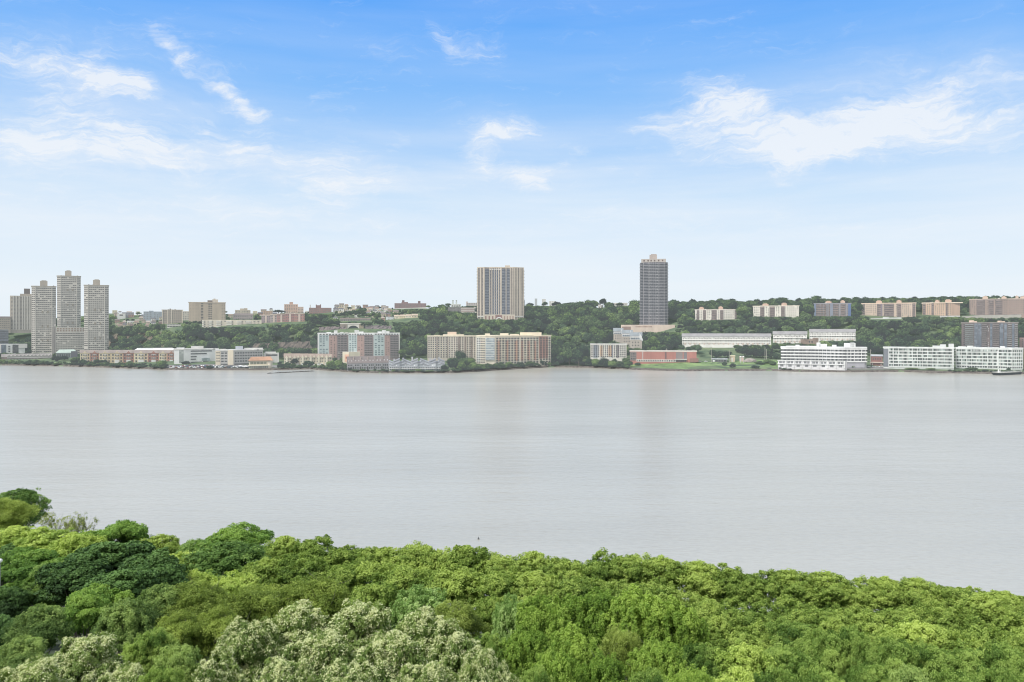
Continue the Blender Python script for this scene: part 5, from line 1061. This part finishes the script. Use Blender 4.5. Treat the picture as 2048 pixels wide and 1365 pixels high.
def allowed_top(px, hw, Y):
    """highest the tree may reach on the photo's grid without hiding what the photo shows"""
    t = float(np.interp(px, [a for a, _ in SKY], [b for _, b in SKY]))+RNG.uniform(1.5,6)
    for a, b, top, vb, bY in BLOCK:
        if bY > Y-2 and px+hw*.8 > a and px-hw*.8 < b and vb-1.5 > t: t = vb-1.5+RNG.uniform(0,2)
    return t
GRASSY = [(1262,1562,714,742),(1398,1470,692,716),(92,148,716,730),(1700,1780,724,746),(320,560,722,746),(560,664,722,742),(690,900,722,750)]
def fits(x, Y, r):
    return not any(a-r*.3 < x < b+r*.3 and c-r*.5 < Y < d+r*.2 for a, b, c, d in FOOT)
CAND = []
def scatter():
    # jittered grid over the bank, slope and ridge
    Y = 1075.0
    while Y < 2080:
        step = 11.0 if Y < 1700 else 13.5
        x = xat(-60, Y)
        while x < xat(2110, Y):
            xx, yy = x+random.uniform(-.45,.45)*step, Y+random.uniform(-.45,.45)*step
            x += step
            px = CX+xx/yy*F; s, fy, fp, ty, tp, ry, rp = colrow(px); sy = shoreY(px)
            if yy < sy+12 or yy > ry+60: continue
            z = ground(xx, yy); pb = HY-(z-HC)/yy*F
            if any(a < px < b and c < pb < d for a, b, c, d in GRASSY): continue
            flatland = yy < fy-60
            dens = .35 if flatland else 1.0
            if 900 < px < 1180: dens = 1.0
            if px < 225: dens = .9
            if px < 560 and yy > ty: dens = .45
            if 640 < px < 880 and yy > ty: dens = .6
            if 1395 < px < 1720 and yy < fy: dens = .6
            if random.random() > dens: continue
            sc = random.choice([.8,1.0,1.2,1.4,1.7,2.0])*random.uniform(.9,1.1)
            if not fits(xx, yy, 5.5*sc): continue
            hw = 5.5*sc/yy*F; top = allowed_top(px, hw, yy); zt = zat(top, yy)
            hmax = zt-z
            if hmax < 2.2: continue
            h = min(13*sc*random.uniform(.85,1.15), hmax); s2 = min(sc, max(h/13*1.35, .3))
            if h < 9: CAND.append((xx, yy, z-.45*h, s2, h/13*1.45, px, top))
            else: CAND.append((xx, yy, z, s2, h/13, px, top))
        Y += step*.9
scatter()
# hand-placed shore trees and shrubs: column, base, half width, height (grid units), tone
SHORE = []
def sh(px, base, hw, hgt, tone=2): SHORE.append((px, base, hw, hgt, tone))
for a in ((150,728,9,10,1),(167,728,8,9,1),(183,727,7,8,1),(196,728,9,9,1),(208,728,8,8,1),(262,735,11,12,0),(322,738,14,16,2),(311,737,8,9,0),(238,735,8,7,0),(252,734,7,7,0),(283,735,8,7,1),(372,731,9,8,1),(420,738,8,7,1),(112,724,9,12,1),(128,722,9,10,1),(76,727,9,6,0),(590,731,8,13,1),(617,734,12,12,1),(575,733,7,8,1),(560,731,6,6,1),(664,738,12,16,2),(677,738,10,17,2),(690,739,8,12,2),
  (906,741,13,22,1),(925,742,14,18,2),(945,742,13,16,2),(962,741,10,12,2),(975,738,10,10,2),(890,742,9,12,1),(1000,738,11,12,0),(1020,736,10,11,2),(1040,735,10,10,1),(1060,733,10,10,0),(1080,732,11,12,1),(1100,731,12,14,1),(1120,731,13,20,1),(1140,730,14,24,1),(1158,731,12,16,0),(935,722,13,18,1),(920,724,12,22,1),
  (1178,733,10,14,1),(1192,735,11,16,2),(1208,736,12,19,1),(1225,736,11,14,2),(1240,736,11,13,2),(1254,736,9,12,2),(1172,732,8,10,1),(1276,732,7,6,1),(1262,727,5,6,1),(1282,726,5,8,1),(1302,726,5,8,1),(1323,726,5,9,1),(1345,726,5,9,1),(1450,732,6,8,1),(1466,737,7,10,1),(1518,730,12,6,2),(1535,728,10,8,2),(1548,731,10,8,2),(1510,737,9,6,1),(1702,737,8,5,2),(1670,738,9,4,2),
  (1440,718,12,14,1),(1425,716,9,16,1),(1455,716,10,13,1),(1490,716,14,20,1),(1508,717,12,18,1),(1525,718,12,18,1),(1543,718,10,20,0),(1552,720,8,12,1),(1480,706,10,14,0),(1756,731,6,4,1),(2040,738,12,9,1),(1940,740,14,5,2),(1900,739,9,4,2),(1860,741,12,4,2),(1826,741,14,4,2),(1235,692,10,14,1),(1290,695,16,30,1),(1306,697,14,27,1),(1330,694,14,28,1),(1345,696,13,26,1),(1275,700,8,18,1),(1360,694,12,22,1),(868,716,9,8,1)): sh(*a)
random.seed(11)
for a, c in ((2,100),(60,335),(558,692),(700,900),(905,1118),(1165,1262),(1560,1580),(1900,2048)):
    px = a
    while px < c:
        dense = 700 < px < 900 or px > 1500
        p_ = np.interp(px, TAB[:,0], TAB[:,1]); sh(px, p_-random.uniform(1.6,3.2), random.uniform(4,8), random.uniform(3,5) if dense else random.uniform(4,9.5), random.choice([0,0,1,2])); px += random.uniform(4,9)*(1.6 if dense else 1)
zones = [(220,'on the shore below the tan concrete towers'),(560,'on the shore by the car park and white offices'),(720,'around the tan townhouse row'),(900,'by the stepped blue-grey condominiums'),(1115,'on the bank below the cream apartment block'),(1260,'round the small patchwork apartment building'),(1400,'about the red brick warehouse and the podium'),(1560,'beside the shore meadow'),(9999,'along the shore at the white slab buildings')]
tones = ['mid green','dark green','light green']
def place_far(x, Y, z, s, sz, tone, label, group, name):
    ms, tm = far_meshes[RNG.integers(len(far_meshes))]
    root = empty(name, (x, Y, z)); root.scale = (s, s, sz); root.rotation_euler = (0,0,RNG.uniform(0,6.28)); tag(root, label, 'shrub' if name == 'shrub' else 'tree', group)
    link('trunk', tm, root); link('crown', ms[tone], root); return root
ntree = 0
for px, base, hw, hgt, tone in SHORE:
    Y = autoY(px, base, 1040); x = xat(px, Y); z = ground(x, Y); small = hgt < 9
    zone = next(n for lim, n in zones if px < lim); kind = 'shrub' if small else 'bank_tree'
    place_far(x, Y, z-.52*hgt/F*Y, hw/F*Y/5.2, hgt/F*Y/13*1.56, tone, f"{tones[tone]} {'low rounded shrub' if small else 'leafy tree'} {zone}", f"{tones[tone]} {'shrubs' if small else 'trees'} {zone}", kind); ntree += 1
# the largest and clearest of the slope trees are trees of their own, the rest is the wood
def own_tree(c):
    x, Y, z, s, sz, px, top = c
    return Y < shoreY(px)+130 or (top < np.interp(px, [a for a, _ in SKY], [b for _, b in SKY])+6 and z+sz*13 > zat(top+1, Y))
random.shuffle(CAND)
sky_t = [c for c in CAND if own_tree(c)]
sky_t.sort(key=lambda c: -c[3]*c[4]/c[1]**2)
own = sky_t[:90]; ids = set(map(id, own)); rest = [c for c in CAND if id(c) not in ids]
lz = [(230,'behind the tan concrete towers'),(400,'near the stair-shaft block'),(640,'about the large tan slab and brick row'),(900,'between the stone arch and the ribbed tower'),(1270,'between the ribbed tower and the slate tower'),(1500,'right behind the pale ridge-top block'),(1720,'about the netted ridge-top block'),(9999,'behind the peach and brownish ridge-top blocks')]
for x, Y, z, s, sz, px, top in own:
    tone = random.choice([0,0,1,1,2]); near_shore = Y < shoreY(px)+130
    zone = (next(n for lim, n in zones if px < lim) if near_shore else 'on the ridge skyline '+next(n for lim, n in lz if px < lim))
    place_far(x, Y, z, s, sz, tone, f"{tones[tone]} round-topped tree {zone}", f"{tones[tone]} round-topped trees {zone}", 'ridge_tree' if not near_shore else 'bank_tree'); ntree += 1
for px, top, hw in [(8,634,11),(275,628,8),(300,631,7),(448,626,8),(557,620,13),(528,623,8),(678,617,9),(700,616,8),(718,613,5),(740,613,9),(757,613,6),(858,611,7),(884,609,8),(897,607,8),(1060,606,8),(1090,604,7),(1112,603.5,10),(1140,605,10),(1162,603,9),(1180,600,14),(1206,597,8),(1222,606,9),(1240,605,8),(1268,600,12),
  (1347,599,11),(1366,604,9),(1384,598,8),(1404,602,9),(1420,603,8),(1441,597,9),(1463,597.5,9),(1481,602.5,9),(1500,601,10),(1514,598,7),(1530,601,8),(1544,596,7),(1562,595,14),(1581,600,8),(1597,596,8),(1612,599,7),(1631,591.5,14),(1649,597,9),(1666,597.5,9),(1690,594.5,12),(1711,594,9),(1731,594,9),(1748,596,8),(1762,594,12),(1786,593,11),(1808,596,9),(1829,593,7),(1845,596,9),(1863,593.5,10),(1886,592.5,10),(1905,593,8),(1921,591.5,11),(1944,592.5,12),(1968,594,9),(1990,590.5,9),(2011,591.5,12),(2031,592.5,10),(2050,592,10)]:
    ry = colrow(px)[5]; Y = ry+RNG.uniform(-10,25); x = xat(px, Y); z = ground(x, Y); tone = random.choice([0,1,1,0,2])
    place_far(x, Y, z-1, hw/F*Y/5.2, max(8, zat(top, Y)-z+1)/13, tone, f"{tones[tone]} rounded tree on the ridge skyline {next(n for lim, n in lz if px < lim)}", f"{tones[tone]} rounded trees on the ridge skyline {next(n for lim, n in lz if px < lim)}", 'ridge_tree'); ntree += 1
def wood():
    VV, TT, MI = [], [], []
    for x, Y, z, s, sz, px, top in rest:
        V, T, B = FARP[RNG.integers(len(FARP))]; a = RNG.uniform(0,6.28); ca, sa = math.cos(a), math.sin(a)
        VV.append(np.stack([(V[:,0]*ca-V[:,1]*sa)*s+x, (V[:,0]*sa+V[:,1]*ca)*s+Y, V[:,2]*sz+z], 1)); MI.append(np.full(len(V)//3, 2 if random.random() < .18+.3*hsh(x*1.1+300, Y*1.3) else 1 if random.random() < .36-.25*hsh(x*1.1+300, Y*1.3) else 0, np.int32)); TT.append(T+RNG.normal(0,.17)+.17*hsh(x*1.6, Y*1.6))
    V = np.concatenate(VV); T = np.clip(np.concatenate(TT), 0, 1)
    o = link('hillside_wood', mesh_np('hillside_wood', V, np.arange(len(V)), 3, far_mats[0], T)); o.data.materials.append(far_mats[1]); o.data.materials.append(far_mats[2]); o.data.polygons.foreach_set('material_index', np.concatenate(MI)); tag(o, 'dense mixed green wood covering the far slope', 'wood', kind='stuff')
    print('far trees', ntree, 'wood', len(rest))
wood()
# ------------------------------------------------------------------ small things
def pole(px, base, top, label, arm=0, Y=None):
    Y = Y or autoY(px, base, 1040); h = (base-top)/F*Y; x = xat(px, Y); z = ground(x, Y)
    root = empty('utility_pole', (x, Y, z)); tag(root, label, 'pole')
    MB().tube([(0,0,-2),(0,0,h)], [.42,.3], 6).build('shaft', M((176,172,160), .08), root)
    mb = MB().box((-1.6,-.15,h-1.6), (1.6,.15,h-1.3)); mb.build('crossarm', M((150,146,138), .08), root)
    if arm: MB().box((-.5,-.4,h-.2), (.5,.4,h+.6)).build('lamp_head', OFFW, root)
pole(1171,720,690,'tall thin mast in the trees, first beside the patchwork building'); pole(1174.5,720,691,'tall thin mast in the trees, closer to the patchwork building')
pole(1422.5,725,694,'pale pole beside the meadow shed, taller one',1); pole(1458.5,725,702,'pale pole at the meadow behind the two small bushes'); pole(1530,722,698,'pale pole near the banded block, farther from it',1); pole(1533,722,700,'pale pole near the banded block, closer to it')
pole(1741,732,700,'pole beside the small dark red brick building'); pole(812,712,696,'thin pole between the teal block and the tan grid block'); pole(854,712,688,'thin pole at the left corner of the tan grid block')
pole(1333,723,698,'white pole in front of the red brick warehouse'); pole(678,724,706,'street lamp pole beside the cream box building',1)
b = Bld('shed', 'long low shed with a pale flat roof at the back of the meadow', 'shed', [1424, 1454], 718.5, 724, 8, M((110,114,116), .09), parapet=M((176,184,190), .08), keep=False); b.grid(0, .05, .95, 5, .05, .8, 1, .6, .8, GD); b.slab(0, .05, .2, 0, .6, 0, .5, WHITE, 'door'); b.done()
b = Bld('site_hut', 'small tan hut at the meadow edge with a white door', 'hut', [1461, 1470], 713, 724, 6, M((196,176,148), .09), keep=False); b.slab(0, .2, .5, 0, .7, 0, .3, OFFW, 'door'); b.gable(M((206,190,150), .08, 'roof'), 1.2); b.done()
b = Bld('site_hut', 'pinkish hut beside the grey gravel heap at the meadow', 'hut', [1479, 1488], 715, 724, 6, M((200,170,156), .09), keep=False); b.slab(0, .1, .4, 0, .8, 0, .3, OFFW, 'door'); b.gable(M((186,160,150), .08, 'roof'), 1.2); b.done()
def blob(name, label, cat, px, base, w, h, d, mat, Y=None):
    Y = Y or autoY(px, base, 1040); x = xat(px, Y); z = ground(x, Y); V, Fc = ico(2); V = V*(1+RNG.normal(0,.05,(len(V),1))); V = V*np.array([w/2/F*Y, d, h/F*Y]); 
    o = link(name, mesh_np(name, V, Fc.ravel(), 3, mat)); o.location = (x, Y, z); tag(o, label, cat)
blob('gravel_heap', 'long grey heap of gravel behind the meadow', 'heap', 1500, 724, 26, 7, 8, M((150,142,136), .09, 'rock'))
for px, lab in ((1481.5,'white globe tank on the meadow, beside the pinkish hut'),(1486.8,'white globe tank on the meadow, nearer the gravel heap')):
    Y = 1215; x = xat(px, Y); z = ground(x, Y); root = empty('globe_tank', (x, Y, z)); tag(root, lab, 'tank'); V, Fc = ico(2); o = link('tank', mesh_np('tank', V*1.5, Fc.ravel(), 3, WHITE, smooth=True), root); o.location = (0,0,9)
    MB().tube([(0,0,-1),(0,0,8)], [.4,.3], 6).build('stand', GREYW, root)
# cars
def car_mesh(body):
    mb = MB(); prof = [(-2.2,.35),(2.2,.35),(2.25,.8),(1.3,.95),(.6,1.5),(-1.2,1.5),(-1.9,.95),(-2.25,.85)]
    n = len(prof); mb.add([(x,-.9,z) for x,z in prof]+[(x,.9,z) for x,z in prof], [tuple(range(n)), tuple(range(2*n-1,n-1,-1))]+[(i,n+i,n+(i+1)%n,(i+1)%n) for i in range(n)])
    return mb.mesh('body', body)
glass = MB()
for y in (-.93,.93): glass.box((-1.3,y-.02,1.0), (.8,y+.02,1.38))
glass_me = glass.mesh('windows', GD)
wheel_me = MB().tube([(0,-.12,0),(0,.12,0)], [.33,.33], 10).mesh('wheel', M((50,50,52), .06))
cc = [((232,232,230),'white'),((186,188,190),'silver'),((90,94,100),'dark grey'),((60,64,70),'black'),((140,70,66),'dark red'),((84,104,140),'blue')]
bodies = [car_mesh(M(c, .06, 'metal')) for c, _ in cc]
def car(px, base, k, rz, where):
    Y = autoY(px, base, 1040); x = xat(px, Y); z = ground(x, Y)+.15
    root = empty('parked_car', (x, Y, z)); root.rotation_euler = (0,0,rz); tag(root, f'{cc[k][1]} car parked {where}', 'car', f'{cc[k][1]} cars parked {where}')
    link('body', bodies[k], root); link('windows', glass_me, root)
    for wx in (-1.35,1.35):
        for wy in (-.82,.82): link('wheel', wheel_me, root, (wx,wy,.33))
random.seed(5)
for base, a, c in ((737,336,500),(735,342,500),(733,352,470)):
    px = a
    while px < c:
        car(px, base+random.uniform(-.3,.3), random.choice([0,0,1,1,2,3,4,5]), random.uniform(1.2,1.8) if random.random() < .7 else .1, 'by the white offices'); px += random.uniform(2.8,5.5)
px = 1700
while px < 1768: car(px, 735+random.uniform(-.4,.8), random.choice([0,0,0,1,2]), random.uniform(-.1,.2), 'in front of the small brick building'); px += random.uniform(5,9)
for px in (548,552,1400,1412): car(px, 736 if px < 1000 else 725, 0, .1, 'at the far end of the quay' if px < 1000 else 'at the meadow track')
# barge
def barge():
    Y = 60*F/(751-HY); x0, x1 = xat(1990, Y), xat(2039, Y+26); root = empty('moored_barge', ((x0+x1)/2, Y+14, 0)); tag(root, 'dark hulled flat barge with pale deck rail moored off the white slab buildings', 'barge')
    L = (x1-x0); root.rotation_euler = (0,0,math.atan2(26, x1-x0)); h = L/2
    MB().hexa([(-h+2,-5,-.5),(h-1,-5,-.5),(h-1,5,-.5),(-h+2,5,-.5),(-h-1,-5.6,3.0),(h,-5.6,3.0),(h,5.6,3.0),(-h-1,5.6,3.0)]).build('hull', M((58,66,72), .06), root)
    MB().box((-h-.6,-5.4,3.004), (h-.3,5.4,3.3)).build('deck', M((168,168,158), .06), root)
    mb = MB()
    for y in (-5.3,5.3):
        mb.box((-h,y-.06,4.1), (h-.5,y+.06,4.35))
        for k in range(15): mb.box((-h+k*(L-1)/14,y-.08,3.2), (-h+k*(L-1)/14+.16,y+.08,4.2))
    mb.build('rail', WHITE, root)
    MB().hexa([(-h+5,-1.2,3.3),(-h+7.4,-1.2,3.3),(-h+7.4,1.2,3.3),(-h+5,1.2,3.3),(-h+5,-.3,7.4),(-h+5.6,-.3,7.4),(-h+5.6,.3,7.4),(-h+5,.3,7.4)]).build('mast_house', WHITE, root)
    MB().tube([(-h+10,0,3),(-h+10,0,26)], [.28,.18], 6).build('mast', M((206,206,200), .06), root)
barge()
def breakwater():
    root = empty('breakwater', (xat(585, 1115), 1115, 0)); tag(root, 'low dark line of rocks lying in the water off the restaurant quay', 'breakwater'); mb = MB(); V, Fc = ico(1)
    for k in range(90):
        t = k/89+random.uniform(-.008,.008); px = 536+92*t; py = 747.6-4.6*t; Y = 60*F/(py-HY)
        if t < .2 and random.random() < .4: continue
        s = random.uniform(.6,1.3); mb.add([tuple(np.array(v)*np.array([1.4,1.0,.9])*s+np.array([xat(px,Y)-root.location[0], Y-1115, .2])) for v in V], [tuple(f) for f in Fc])
    o = mb.build('rocks', M((84,80,76), .06, 'rock'), root); tag(o, kind='stuff')
breakwater()
def mud():
    Y = 60*F/(749-HY); V = []; n = 24
    for k in range(n):
        a = 2*math.pi*k/n; V.append((xat(1872,Y)+math.cos(a)*20*(1+.15*math.sin(3*a)), Y+6+math.sin(a)*7, .12))
    V.append((xat(1872,Y), Y+6, .6)); f = [(k,(k+1)%n,n) for k in range(n)]
    tag(link('mud_bank', mesh_np('mud_bank', V, np.array(f).ravel(), 3, riprap)), kind='structure')
mud()
def buoy():
    Y = 60*F/(1079-HY); x = xat(957, Y); root = empty('buoy', (x, Y, 0)); tag(root, 'tiny dark buoy floating alone in the open river', 'buoy')
    MB().tube([(0,0,-.2),(0,0,.25),(0,0,.3),(0,0,.75)], [.26,.26,.1,.05], 8).build('float', M((70,72,74), .02), root)
buoy()
def lamp():
    Y = 118; x = xat(.6, Y); g = near_ground(x, Y); zt = zat(1119, Y); root = empty('street_lamp', (x, Y, g)); tag(root, 'pale globe of a street lamp peeping from the trees at the frame edge', 'street lamp')
    V, Fc = ico(3); o = link('lamp_globe', mesh_np('lamp_globe', V*.3, Fc.ravel(), 3, WHITE, smooth=True), root); o.location = (0,0,zt-g-.2)
    MB().tube([(0,0,-.5),(0,0,zt-g-.45)], [.07,.045], 8).build('post', M((110,116,104), 0), root)
lamp()
